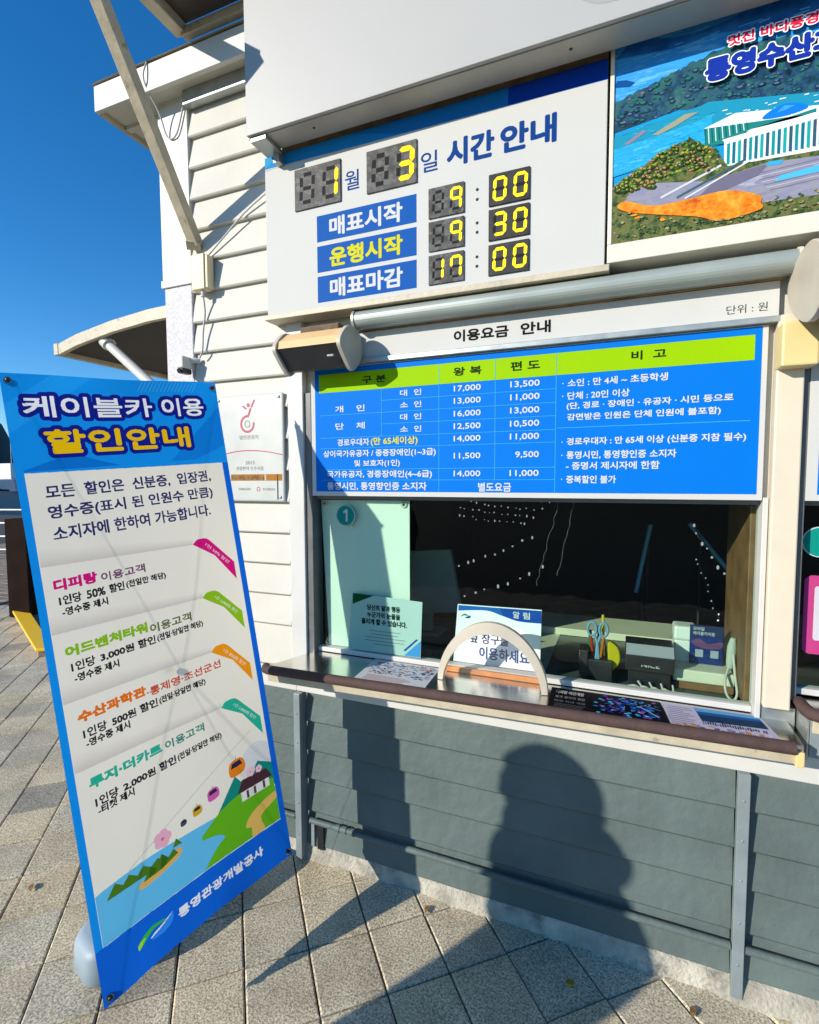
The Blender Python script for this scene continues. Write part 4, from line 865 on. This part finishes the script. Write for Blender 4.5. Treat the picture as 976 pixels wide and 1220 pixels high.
# ================================================================== BANNER STAND
bs = thing('banner_stand', 'tall blue and white discount banner on a cross stand with a grey plastic base', 'banner', (-1.45, -.5, 0))
BO = Vector((-1.2559, -.8446, .1345)); BU = Vector((.2761, .956, .0991)).normalized(); BV = Vector((-.1667, -.0066, .986)).normalized(); BN = BU.cross(BV).normalized()
BW, BH = 633, 1727
tr = .82
class Cloth(Print):
    """printed cloth: sags a little between its corners"""
    def P(s, u, v, lay):
        fu, fv = u/BW, v/BH
        z = -9*math.sin(math.pi*min(1, max(0, fu)))*(1-.6*math.sin(math.pi*min(1, max(0, fv)))) + 3.0*math.sin(fv*9+fu*3)*math.sin(math.pi*min(1, max(0, fu)))
        k = max(0, 1-fv/.10); z += 3*k*math.sin(fu*8+1)+1.5*k*math.sin(fu*19)
        kk = max(0, (fv-.95)/.05); z += 4*kk*math.sin(fu*9)
        dv = 6*math.sin(math.pi*min(1, max(0, fu)))*(1-fv)**6 - 0*fv
        return s.O+s.U*u*.001+s.V*(v+dv)*.001+s.N*(z*.001+lay*s.step+s.n*2e-6)
    def sheet(s, u0, v0, u1, v1, m, lay, topl=None):
        """densely divided rectangle; topl gives left and right top heights"""
        nu = max(2, int(abs(u1-u0)/24)); nv = max(2, int(abs(v1-v0)/26))
        if abs(u1-u0) < 40: nu = 1
        vs = []
        for j in range(nv+1):
            for i in range(nu+1):
                u = u0+(u1-u0)*i/nu; a_, b_ = v0, v1
                if topl: a_ = topl[0]+(topl[1]-topl[0])*i/nu; b_ = topl[2]+(topl[3]-topl[2])*i/nu
                vs.append(s.P(u, a_+(b_-a_)*j/nv, lay))
        s.g.add(vs, [(j*(nu+1)+i, j*(nu+1)+i+1, (j+1)*(nu+1)+i+1, (j+1)*(nu+1)+i) for j in range(nv) for i in range(nu)], m, True)
cw = ink('f7eddd', tr); cb = ink('1293ea', tr); cbd = ink('0f66d6', tr)
ct = Cloth(BO, BU, BV, .0005)
e0, e1 = 20, 611
def cl(h): return ink(h, tr)
class Raster:
    """inks printed side by side on the cloth (no ink lies over another), cut into fine strips"""
    def __init__(s, u0, v0, u1, v1, cell, base):
        s.u0, s.v0, s.c = u0, v0, cell; s.nx = int(round((u1-u0)/cell)); s.ny = int(round((v1-v0)/cell))
        s.cu = (u1-u0)/s.nx; s.cv = (v1-v0)/s.ny
        s.a = np.zeros((s.ny, s.nx), int); s.mats = [base]
        s.U, s.V = np.meshgrid(u0+s.cu*(np.arange(s.nx)+.5), v0+s.cv*(np.arange(s.ny)+.5))
    def mask_poly(s, pts):
        m = np.zeros(s.a.shape, bool); n = len(pts)
        for i in range(n):
            (x1, y1), (x2, y2) = pts[i], pts[(i+1) % n]
            if y1 == y2: continue
            c = ((s.V >= min(y1, y2)) & (s.V < max(y1, y2))); m ^= c & (s.U < x1+(s.V-y1)*(x2-x1)/(y2-y1))
        return m
    def put(s, m, mt): s.mats.append(mt); s.a[m] = len(s.mats)-1
    def poly(s, pts, mt): s.put(s.mask_poly(pts), mt)
    def dil(s, m, r):
        k = int(math.ceil(r/s.c)); o = m.copy()
        for i in range(-k, k+1):
            for j in range(-k, k+1):
                if math.hypot(i*s.cu, j*s.cv) <= r: o |= np.roll(np.roll(m, i, 1), j, 0)
        return o
    def text(s, t, u0, v0, u1, v1, mt, bold, outline=None, ow=0., rot=0.):
        vs, fs = text_polys(t, 0.); x0 = min(p[0] for p in vs); x1 = max(p[0] for p in vs); y0 = min(p[1] for p in vs); y1 = max(p[1] for p in vs)
        u0 += bold; u1 -= bold; v0 += bold; v1 -= bold
        P = [((x-x0)*(u1-u0)/(x1-x0), (y-y0)*(v1-v0)/(y1-y0)) for x, y in vs]; ca, sa = math.cos(rad(rot)), math.sin(rad(rot)); P = [(u0+x*ca-y*sa, v0+x*sa+y*ca) for x, y in P]; m = np.zeros(s.a.shape, bool)
        for f in fs:
            q = [P[i] for i in f]; xa = min(p[0] for p in q); xb = max(p[0] for p in q); ya = min(p[1] for p in q); yb = max(p[1] for p in q)
            i0, i1 = max(0, int((xa-s.u0)/s.cu)-1), int((xb-s.u0)/s.cu)+2; j0, j1 = max(0, int((ya-s.v0)/s.cv)-1), int((yb-s.v0)/s.cv)+2
            Uu, Vv = s.U[j0:j1, i0:i1], s.V[j0:j1, i0:i1]; c_ = np.zeros(Uu.shape, bool)
            for i in range(len(q)):
                (p1, q1), (p2, q2) = q[i], q[(i+1) % len(q)]
                if q1 != q2: c_ ^= ((Vv >= min(q1, q2)) & (Vv < max(q1, q2))) & (Uu < p1+(Vv-q1)*(p2-p1)/(q2-q1))
            m[j0:j1, i0:i1] |= c_
        m = s.dil(m, bold)
        if outline: s.put(s.dil(m, ow), outline)
        s.put(m, mt)
    def flush(s):
        for lay, k, f in sorted(s.ops, key=lambda o: o[:2]): f()
    def emit(s, cloth):
        mx = max(1, int(26/s.cu))
        for j in range(s.ny):
            i = 0; row = s.a[j]
            while i < s.nx:
                k = i+1
                while k < s.nx and row[k] == row[i] and k-i < mx: k += 1
                ua, ub, va, vb = s.u0+i*s.cu, s.u0+k*s.cu, s.v0+j*s.cv, s.v0+(j+1)*s.cv
                cloth.g.add([cloth.P(ua, va, 0), cloth.P(ub, va, 0), cloth.P(ub, vb, 0), cloth.P(ua, vb, 0)], [(0, 1, 2, 3)], s.mats[row[i]]); i = k
class Card(Raster):
    """the same drawing calls as Print, painted in order of their layer"""
    ops = []
    def poly(s, pts, m, lay=1):
        s.ops.append((lay, len(s.ops), lambda p=list(pts), q=m: s.put_poly(p, q))); return s
    def put_poly(s, pts, m):
        va, vb = min(p[1] for p in pts), max(p[1] for p in pts); j0, j1 = max(0, int((va-s.v0)/s.cv)-1), min(s.ny, int((vb-s.v0)/s.cv)+2)
        if j1 <= j0: return
        U0, V0, a0 = s.U, s.V, s.a
        s.U, s.V, s.a = U0[j0:j1], V0[j0:j1], a0[j0:j1]; mk = s.mask_poly(pts); s.mats.append(m); s.a[mk] = len(s.mats)-1; s.U, s.V, s.a = U0, V0, a0
    def text(s, t, u0, v0, u1, v1, m, lay=2, bold=0., outline=None, ow=0., slant=0., rot=0.):
        s.ops.append((lay, len(s.ops), lambda: Raster.text(s, t, u0, v0, u1, v1, m, max(0, bold*(v1-v0)*.66+.62) if v1-v0 > 14 else 0, None, 0, rot))); return s
Card.rect, Card.line, Card.ell = Print.rect, Print.line, Print.ell
# header decoration
rs = Raster(0, 1456, BW, BH, 1.5, cb)
rs.poly([(0, 1560), (0, 1640), (120, 1726), (230, 1726)], ink('1d9df0', tr)); rs.poly([(BW, 1500), (BW, 1640), (430, 1456), (520, 1456)], ink('0f7fdc', tr)); rs.poly([(20, 1460), (140, 1500), (270, 1456), (20, 1456)], ink('0d74d0', tr))
for i in range(16): rs.poly([(380+i*12, 1722), (382+i*12, 1722), (362+i*12, 1690), (360+i*12, 1690)], ink('4ab4f2', tr))
for i in range(9): rs.poly([(88+i*7, 1510+i*3), (90+i*7, 1510+i*3), (112+i*7, 1560), (110+i*7, 1560)], ink('45aef0', tr))
nv = ink('141f88', tr); wy = ink('fbfaf2', tr); ye = ink('ffc30a', tr)
rs.text('케이블카', 41, 1604, 398, 1668, wy, 2.6, nv, 13); rs.text('이용', 428, 1606, 575, 1670, wy, 2.6, nv, 13); rs.text('할인안내', 80, 1500, 508, 1572, ye, 3.1, nv, 13)
rs.emit(ct)
rs = Raster(0, 0, BW, 136, 1.5, cbd)
rs.text('통영관광개발공사', 224, 66, 526, 98, ink('fbfaf2', tr), 1.6)
rs.poly(smooth_pts([(104, 70), (112, 92), (150, 108), (190, 98), (150, 96), (126, 82)]), ink('35b54a', tr)); rs.poly(smooth_pts([(104, 70), (106, 86), (126, 92), (114, 76)]), ink('9fe02a', tr))
rs.poly(smooth_pts([(140, 72), (176, 82), (208, 104), (206, 80), (180, 66)]), ink('2f8ff0', tr)); rs.poly(smooth_pts([(140, 76), (176, 86), (208, 104), (178, 92), (150, 84)]), ink('eef6fb', tr))
rs.emit(ct)
sheet_ct = ct
ct = Card(0, 136, BW, 1456, 1.0, cw)
ct.poly([(0, 130), (e0, 130), (e0, 1460), (0, 1460)], cb, 90); ct.poly([(e1, 130), (640, 130), (640, 1460), (e1, 1460)], cbd, 90)
ct.poly([(-5, 1452.5), (640, 1436.5), (640, 1470), (-5, 1470)], cb, 91); ct.poly([(-5, 150), (640, 140), (640, 120), (-5, 120)], cbd, 91)
bt = cl('2c2f66')
ct.text('모든  할인은  신분증,  입장권,', 61, 1374, 559, 1416, bt, 2, .03); ct.text('영수증(표시 된 인원수 만큼)', 59, 1314, 557, 1358, bt, 2, .03); ct.text('소지자에 한하여 가능합니다.', 63, 1257, 538, 1299, bt, 2, .03)
tabs = [('d8177c', 'c1', 1194, 1170, 455, 500, 594, 1020, '디피랑', '이용고객', (43, 1120, 156, 1155), (164, 1118, 291, 1146), '1인당', '50%', '할인(전일만 해당)', (51, 1082, 350), '-영수증 제시', (54, 1050, 173), '8a2a6a', '1인 50% 할인'),
        ('8cbf1a', 'c2', 1008, 988, 458, 503, 594, 843, '어드벤처타워', '이용고객', (45, 936, 270, 968), (276, 928, 410, 957), '1인당', '3,000원', '할인(전일·당일만 해당)', (54, 896, 445), '-영수증 제시', (57, 864, 176), '4d7a10', '1인 3,000원 할인'),
        ('f59a12', 'c3', 817, 803, 458, 503, 592, 655, '수산과학관', '·통제영·조선군선', (49, 752, 237, 784), (238, 744, 484, 772), '1인당', '500원', '할인(전일·당일만 해당)', (56, 708, 423), '-영수증 제시', (59, 680, 178), 'd8462a', '1인 500원 할인'),
        ('27b394', 'c4', 627, 611, 462, 508, 598, 460, '루지·더카트', '이용고객', (50, 566, 256, 598), (265, 566, 395, 594), '1인당', '2,000원', '할인(전일·당일만 해당)', (58, 515, 448), '-티켓 제시', (61, 490, 160), '27907c', '1인 2,000원 할인')]
for i, (c, _, vl_, vr_, ut, up_, ue, ve, t1, t2, b1, b2, l0, l1, l2, lb, mt, mb, c2, tabt) in enumerate(tabs):
    # folder edge: a fold line with a tab
    for q_, c_ in enumerate(('d9d0c4', 'ddd4c8', 'e1d8cb', 'e5dccf', 'e9e0d2', 'ece3d5', 'efe6d8', 'f2e9da')):
        for k in range(6):
            fa, fb_ = k/6, (k+1)/6; w0 = 6*(1-.6*fa); w1_ = 6*(1-.6*fb_); xa, xb = e0+2+(ut-e0)*fa, e0+2+(ut-e0)*fb_; ya, yb_ = vl_+(vr_-vl_)*fa, vl_+(vr_-vl_)*fb_
            ct.poly([(xa, ya+q_*w0), (xb, yb_+q_*w1_), (xb, yb_+(q_+1)*w1_), (xa, ya+(q_+1)*w0)], ink(c_, tr), 1)
    ct.poly(smooth_pts([(ut, vr_), (ut+16, vr_+14), (up_, vr_+14), (up_+16, vr_+4)], False, 3)+[(ue, ve+62), (ue, ve), (ut+70, vr_-50)], cl(c), 2)
    A, B = Vector((up_-12, vr_-4)), Vector((ue-4, ve+36)); d_ = (B-A).normalized()
    ang_ = math.degrees(math.atan2(d_.y, d_.x)); ct.text(tabt, A.x+8, A.y-6, A.x+8+(B-A).length*.72, A.y+5, cl('f4ecf0'), 3, .01, None, 0, 0, ang_)
    ct.text(t1, *b1, cl(c if c != 'f59a12' else 'ee7414'), 2, .085, None, 0, .08); ct.text(t2, *b2, cl('5a5560' if i < 2 else ('d2533a' if i == 2 else '2f9a86')) if i not in (0, 1, 3) else cl(['7a4a70', '5a6a34', '', '2f8a7a'][i]), 2, .035, None, 0, .08)
    u0, v0, u1 = lb; w_ = u1-u0; n1_, n2_, n3_ = 3.0, {'50%': 2.6, '3,000원': 4.4, '500원': 3.2, '2,000원': 4.4}[l1], 8.2 if i == 0 else 9.4
    tot = n1_+n2_+n3_+.8; s_ = w_/tot; bk = cl('26262a')
    ct.text(l0, u0, v0-2, u0+n1_*s_*.93, v0+26, bk, 2, .035); ct.text(l1, u0+(n1_+.35)*s_, v0-2, u0+(n1_+n2_+.25)*s_, v0+24, bk, 2, .06)
    hx = u0+(n1_+n2_+.7)*s_; h1 = hx+(u1-hx)*.26
    ct.text('할인', hx, v0-2, h1, v0+26, bk, 2, .06); ct.text(l2[2:], h1+4, v0-2, u1, v0+24, bk, 2, .035)
    ct.text(mt, mb[0], mb[1], mb[2], mb[1]+24, bk, 2, .035)
# picture at the foot
ct.poly([(e0+1, 150), (e0+1, 288)]+smooth_pts([(25, 290), (120, 297), (200, 297), (300, 290), (400, 282)], False)[1:]+[(e1, 262), (e1, 143)], cl('64bfe8'), 1)
ct.ell(560, 385, 62, 60, cl('dedede'), 1, 0, 180); ct.poly([(498, 385), (622, 385), (611, 300), (480, 300)][:3]+[(520, 320)], cl('dedede'), 1)
ct.poly([(392, 286), (470, 372), (505, 320), (560, 380), (611, 350), (611, 270), (420, 276)], cl('158a7c'), 2)
ct.poly(smooth_pts([(330, 252), (400, 290), (480, 308), (560, 306), (609, 292)], False)+[(610, 144), (322, 148)]+smooth_pts([(322, 148), (372, 190), (404, 206), (380, 226), (330, 240)], False)[1:], cl('67b51e'), 3)
ct.poly(smooth_pts([(500, 146), (500, 176), (480, 190), (510, 222), (600, 246), (608, 222), (548, 200), (540, 180), (546, 146)]), cl('e8bb62'), 4)
ct.poly([(470, 308), (492, 346), (588, 340), (606, 304)], cl('4a3038'), 5); ct.rect(482, 276, 592, 308, cl('e8e6e2'), 4)
for x in (502, 530, 566): ct.rect(x, 278, x+9, 304, cl('5a4640'), 5)
for x, y, r_ in ((528, 358, 15), (560, 352, 11)):
    for k in range(5): ct.ell(x+r_*.6*math.cos(k*1.257), y+r_*.6*math.sin(k*1.257), r_*.6, r_*.6, cl('f2c4d2'), 6, seg=10)
    ct.ell(x, y, 3, 3, cl('d86a8c'), 7, seg=8)
ct.line([(549, 492), (112, 299)], 1.2, cl('9a9a90'), 2)
for x, y, s_, c in ((483, 397, 30, 'f0861c'), (389, 358, 21, 'd65fae'), (330, 339, 16, 'd8a81e'), (282, 329, 10, '4a4a55')):
    ct.poly(smooth_pts([(x-s_, y-s_*.5), (x-s_*.8, y+s_*.7), (x+s_*.5, y+s_*.9), (x+s_, y+s_*.2), (x+s_*.8, y-s_*.7), (x-s_*.5, y-s_*.9)]), cl(c), 4); ct.poly([(x-s_*.75, y+s_*.05), (x-s_*.55, y+s_*.6), (x+s_*.45, y+s_*.7), (x+s_*.72, y+s_*.1)], cl('2a2a48'), 5); ct.line([(x, y+s_*.8), (x, y+s_*1.3)], 2, cl('888888'), 4)
for k in range(5): ct.ell(214+14*math.cos(k*1.257), 323+14*math.sin(k*1.257), 14, 14, cl('eeb0c4'), 5, seg=12)
ct.ell(214, 323, 5, 5, cl('d86a8c'), 6, seg=8)
gr1, gr2 = cl('4d7a1e'), cl('3a6416')
def hills(pts, m, lay): ct.poly(pts, m, lay)
hills([(46, 258), (72, 290), (92, 272), (110, 288), (132, 270), (150, 286), (170, 268), (192, 280), (210, 262), (190, 254)], gr1, 4); hills([(238, 278), (252, 300), (268, 276)], gr1, 4)
ct.poly(smooth_pts([(128, 232), (146, 246), (200, 252), (246, 268), (266, 262), (250, 242), (190, 228), (146, 224)]), cl('e2b060'), 5)
hills([(144, 240), (168, 272), (184, 256), (204, 284), (222, 262), (240, 276), (252, 256), (200, 242)], gr1, 6); hills([(168, 272), (184, 256), (178, 244), (160, 242)], gr2, 7); hills([(204, 284), (222, 262), (210, 246), (196, 246)], gr2, 7)
ct.flush(); ct.emit(sheet_ct)
banner = sheet_ct.build('banner', bs)
for u, v in ((16, 1706), (617, 1706), (16, 20), (617, 20)):
    q = BO+BU*u*.001+BV*v*.001
    g = G(); g.disc(q-BN*.004, BN, .010, .010, mat('chrome_eyelet', (.4, .4, .4), .25, metal=1.), 16); g.ball(q+BN*.008, .0068, black, (1, 1, 1), 10); g.build('eyelet', bs)
cen = BO+BU*BW*.0005+BV*.80-BN*.016
polem = mat('dark_pole', (.05, .05, .055), .4, metal=.3)
for u, v in ((16, 1706), (617, 1706), (16, 20), (617, 20)):
    q = BO+BU*u*.001+BV*v*.001-BN*.006; g = G(); g.tube([cen, q], 0.0016, glass_mat('fibreglass_rod', (.86, .86, .83), 1.1, .3), 8); g.build('support_rod', bs)
g = G(); g.tube([cen, cen-Vector((0, 0, .25))-BN*.03, (-1.42, -.46, .16)], .003, glass_mat('fibreglass_rod', (.86, .86, .83), 1.1, .3), 10); g.disc(cen-BN*.003, BN, .010, .005, polem, 14); g.build('pole', bs)
bm_ = mat('grey_blue_plastic', (.26, .32, .36), .5, vary=.06, vscale=8, bump=.1, bscale=90)
u2d = Vector((BU.x, BU.y, 0)).normalized(); n2d = Vector((BN.x, BN.y, 0)).normalized()
bc = Vector((-1.45, -.45, 0))
bpts = []
for sx_, sy_ in ((1, 1), (-1, 1), (-1, -1), (1, -1)):
    cx_, cy_ = sx_*(.29-.07), sy_*(.095-.06)
    a0_ = {(1, 1): 0, (-1, 1): 90, (-1, -1): 180, (1, -1): 270}[(sx_, sy_)]
    for k in range(7): a_ = rad(a0_+15*k); bpts.append(bc+u2d*(cx_+.07*math.cos(a_))+n2d*(cy_+.06*math.sin(a_)))
def loft(rings, m):
    g = G(); n = len(bpts); vs = []
    for z, k in rings: vs += [(bc.x+(p_.x-bc.x)*k, bc.y+(p_.y-bc.y)*k, z) for p_ in bpts]
    g.add(vs, [(i*n+j, i*n+(j+1) % n, (i+1)*n+(j+1) % n, (i+1)*n+j) for i in range(len(rings)-1) for j in range(n)]+[tuple(range((len(rings)-1)*n, len(rings)*n))], m, True); return g
loft([(.002, .97), (.012, 1.), (.085, .985), (.103, .95), (.112, .88), (.114, .7)], bm_).build('base', bs); loft([(.1142, .66), (.135, .62), (.15, .5), (.153, .3)], bm_).build('base_cap', bs)

leaf_m = mat('dry_leaf', (.20, .11, .04), .8, vary=.3, vscale=60)
for i_, (x, y, lb_) in enumerate(((-.62, -.075, 'small curled brown leaf lying in the sun at the footing'), (.22, -.12, 'small brown leaf lying on the paving near the right steel upright'), (-2.05, -.55, 'small brown leaf lying on the paving to the side of the banner base'))):
    a_ = rp.uniform(0, 6); c_, s_ = math.cos(a_), math.sin(a_); L_ = [(-.02, 0, .003), (-.008, .009, .008), (.008, .008, .009), (.022, 0, .004), (.008, -.008, .006), (-.008, -.009, .004)]
    g = G(); g.prism([(x+u_*c_-v_*s_, y+u_*s_+v_*c_, z_+.001) for u_, v_, z_ in L_], (0, 0, .0012), leaf_m); g.build('dry_leaf', None, lb_, 'leaf', 'dry leaves on the paving')
g = G(); g.disc((-.118, -.165, .001), (0, .2, 1), .012, .006, ink('d8b040'), 16); g.build('bottle_cap', None, 'small golden bottle cap lying on the paving by the footing', 'bottle cap')
# ================================================================== LEFT BACKGROUND
g = G(); g.box(-6.42, -6.05, 1.88, 2.08, 0.0, 1.12, mat('dark_stained_wood', (.014, .008, .006), .9, spec=.05, vary=.3, vscale=5), .01); g.build('wooden_post', None, 'dark brown square wooden post beside the yellow edged ramp', 'post')
rp_ = thing('ramp', 'low ramp with a bright yellow edge strip behind the banner', 'ramp', (-5.3, 1.6, 0))
g = G(); g.prism([(-6.35, 1.90, .0), (-4.72, 1.14, .0), (-4.2, 1.6, .0), (-5.9, 2.4, .0)], (0, 0, .05), plank); g.build('deck', rp_)
g = G(); g.prism([(-6.35, 1.88, .052), (-4.72, 1.12, .052), (-4.60, 1.2, .052), (-6.23, 1.98, .052)], (0, 0, .03), mat('yellow_edge', (.85, .50, .02), .5), .005); g.build('edge_strip', rp_)
fnm = mat('pale_rail_metal', (.5, .52, .5), .4, metal=.2)
fn = thing('railing', 'pale metal railing along the edge of the boardwalk', 'railing', (-10.5, 5, 0))
for k in range(9):
    x, y = -7.6-k*.95, 5.6-k*.28; g = G(); g.tube([(x, y, 0), (x, y, 1.0)], .03, fnm, 8); g.build('post', fn)
for z in (.98, .72, .46, .2): g = G(); g.tube([(-7.6, 5.6, z), (-15.2, 3.36, z)], .02, fnm, 8); g.build('bar', fn)
hull = mat('white_hull', (.7, .7, .68), .4); dark_hull = mat('blue_hull', (.05, .10, .18), .4)
for k, (x, y, s_, m_, lb_) in enumerate(((-75, 36, 1.0, hull, 'white fishing boat with a small cabin moored nearest the boardwalk'), (-82, 47, 1.5, dark_hull, 'dark blue hulled boat moored behind the white one'), (-88, 43, .9, hull, 'smaller white boat farthest out below the hill'))):
    t = thing('boat', lb_, 'boat', (x, y, 0), 'boats moored off the boardwalk')
    g = G(); o_ = [(-4, 0), (-3.4, -1.1), (1, -1.3), (4.4, 0), (1, 1.3), (-3.4, 1.1)]; lo = [(x+a_*s_*.85, y+b_*s_*.8, 0) for a_, b_ in o_]; hi = [(x+a_*s_, y+b_*s_, 1.1*s_+(0.5 if a_ > 4 else 0)) for a_, b_ in o_]
    g.add(lo+hi, [(i, (i+1) % 6, 6+(i+1) % 6, 6+i) for i in range(6)]+[tuple(range(6, 12)), tuple(range(5, -1, -1))], m_); g.build('hull', t)
    g = G(); g.box(x-2.6*s_, x-.2*s_, y-.8*s_, y+.8*s_, 1.1*s_, 2.7*s_, hull, .08); g.build('cabin', t); g = G(); g.tube([(x-1.4*s_, y, 2.7*s_), (x-1.4*s_, y, 5*s_)], .05, fnm, 6); g.build('mast', t)

# ================================================================== PERSON whose shadow falls on the wall
pcoat = mat('dark_padded_coat', (.03, .03, .035), .7, bump=.3, bscale=14)
skin = mat('skin', (.48, .30, .22), .5)
def skin_body(name, verts, edges, radii, root, m, lev=2):
    me = bpy.data.meshes.new(name); me.from_pydata(verts, edges, []); o = bpy.data.objects.new(name, me); COL.objects.link(o)
    md = o.modifiers.new('s', 'SKIN'); md.use_smooth_shade = True
    for i, r_ in enumerate(radii): sv = me.skin_vertices[0].data[i]; sv.radius = r_ if isinstance(r_, tuple) else (r_, r_); sv.use_root = (i == root)
    ss = o.modifiers.new('u', 'SUBSURF'); ss.levels = lev; ss.render_levels = lev
    me.materials.append(m)
    dg = bpy.context.evaluated_depsgraph_get(); me2 = bpy.data.meshes.new_from_object(o.evaluated_get(dg)); o.modifiers.clear(); o.data = me2; me2.materials.clear(); me2.materials.append(m)
    for p_ in me2.polygons: p_.use_smooth = True
    return o
pe = thing('person', 'person in a dark hooded coat whose shadow falls on the grey siding', 'person', (-1.76, -2.15, 0))
x0, y0 = -1.745, -2.12
V_ = [(x0, y0, .95), (x0, y0, 1.12), (x0-.01, y0, 1.25), (x0-.03, y0, 1.37), (x0-.06, y0, 1.44), (x0-.08, y0, 1.54),
      (x0, y0+.17, 1.30), (x0+.06, y0+.24, 1.08), (x0-.08, y0+.22, .92),
      (x0, y0-.17, 1.30), (x0+.06, y0-.24, 1.08), (x0-.08, y0-.22, .92),
      (x0, y0+.09, .86), (x0, y0+.10, .48), (x0, y0+.10, .09), (x0-.13, y0+.11, .045),
      (x0, y0-.09, .86), (x0, y0-.10, .48), (x0+.02, y0-.10, .09), (x0-.11, y0-.11, .045)]
E_ = [(0, 1), (1, 2), (2, 3), (3, 4), (4, 5), (2, 6), (6, 7), (7, 8), (2, 9), (9, 10), (10, 11), (0, 12), (12, 13), (13, 14), (14, 15), (0, 16), (16, 17), (17, 18), (18, 19)]
R_ = [(.20, .20), (.19, .19), (.175, .18), (.12, .12), .075, .07, .085, .075, .055, .085, .075, .055, .12, .085, .055, .045, .12, .085, .055, .045]
bdy = skin_body('body', V_, E_, R_, 0, pcoat); attach(bdy, pe)
hx, hz = x0-.085, 1.545
g = G(); g.ball((hx+.03, y0, hz+.01), .142, pcoat, (1., .86, 1.08), 22); g.ball((hx+.07, y0, hz-.15), .15, pcoat, (1.15, 1.1, .75), 18); g.build('hood', pe)
g = G(); g.ball((hx-.045, y0, hz), .095, skin, (.95, .78, 1.2), 18); g.prism([(hx-.128, y0-.012, hz-.02), (hx-.128, y0+.012, hz-.02), (hx-.158, y0, hz-.022), (hx-.13, y0, hz+.03)], (.006, 0, 0), skin); g.build('face', pe)
for sy in (-1, 1): g = G(); g.ball((hx-.122, y0+sy*.032, hz+.018), .010, black, (.6, 1, .7), 10); g.build('eye', pe)
g = G(); g.box(hx-.128, hx-.12, y0-.024, y0+.024, hz-.06, hz-.052, mat('lips', (.35, .12, .10), .5), .002); g.build('mouth', pe)
g = G(); g.ball((hx-.03, y0, hz+.055), .093, mat('black_hair', (.015, .012, .01), .5), (1, .85, .9), 18); g.build('hair', pe)
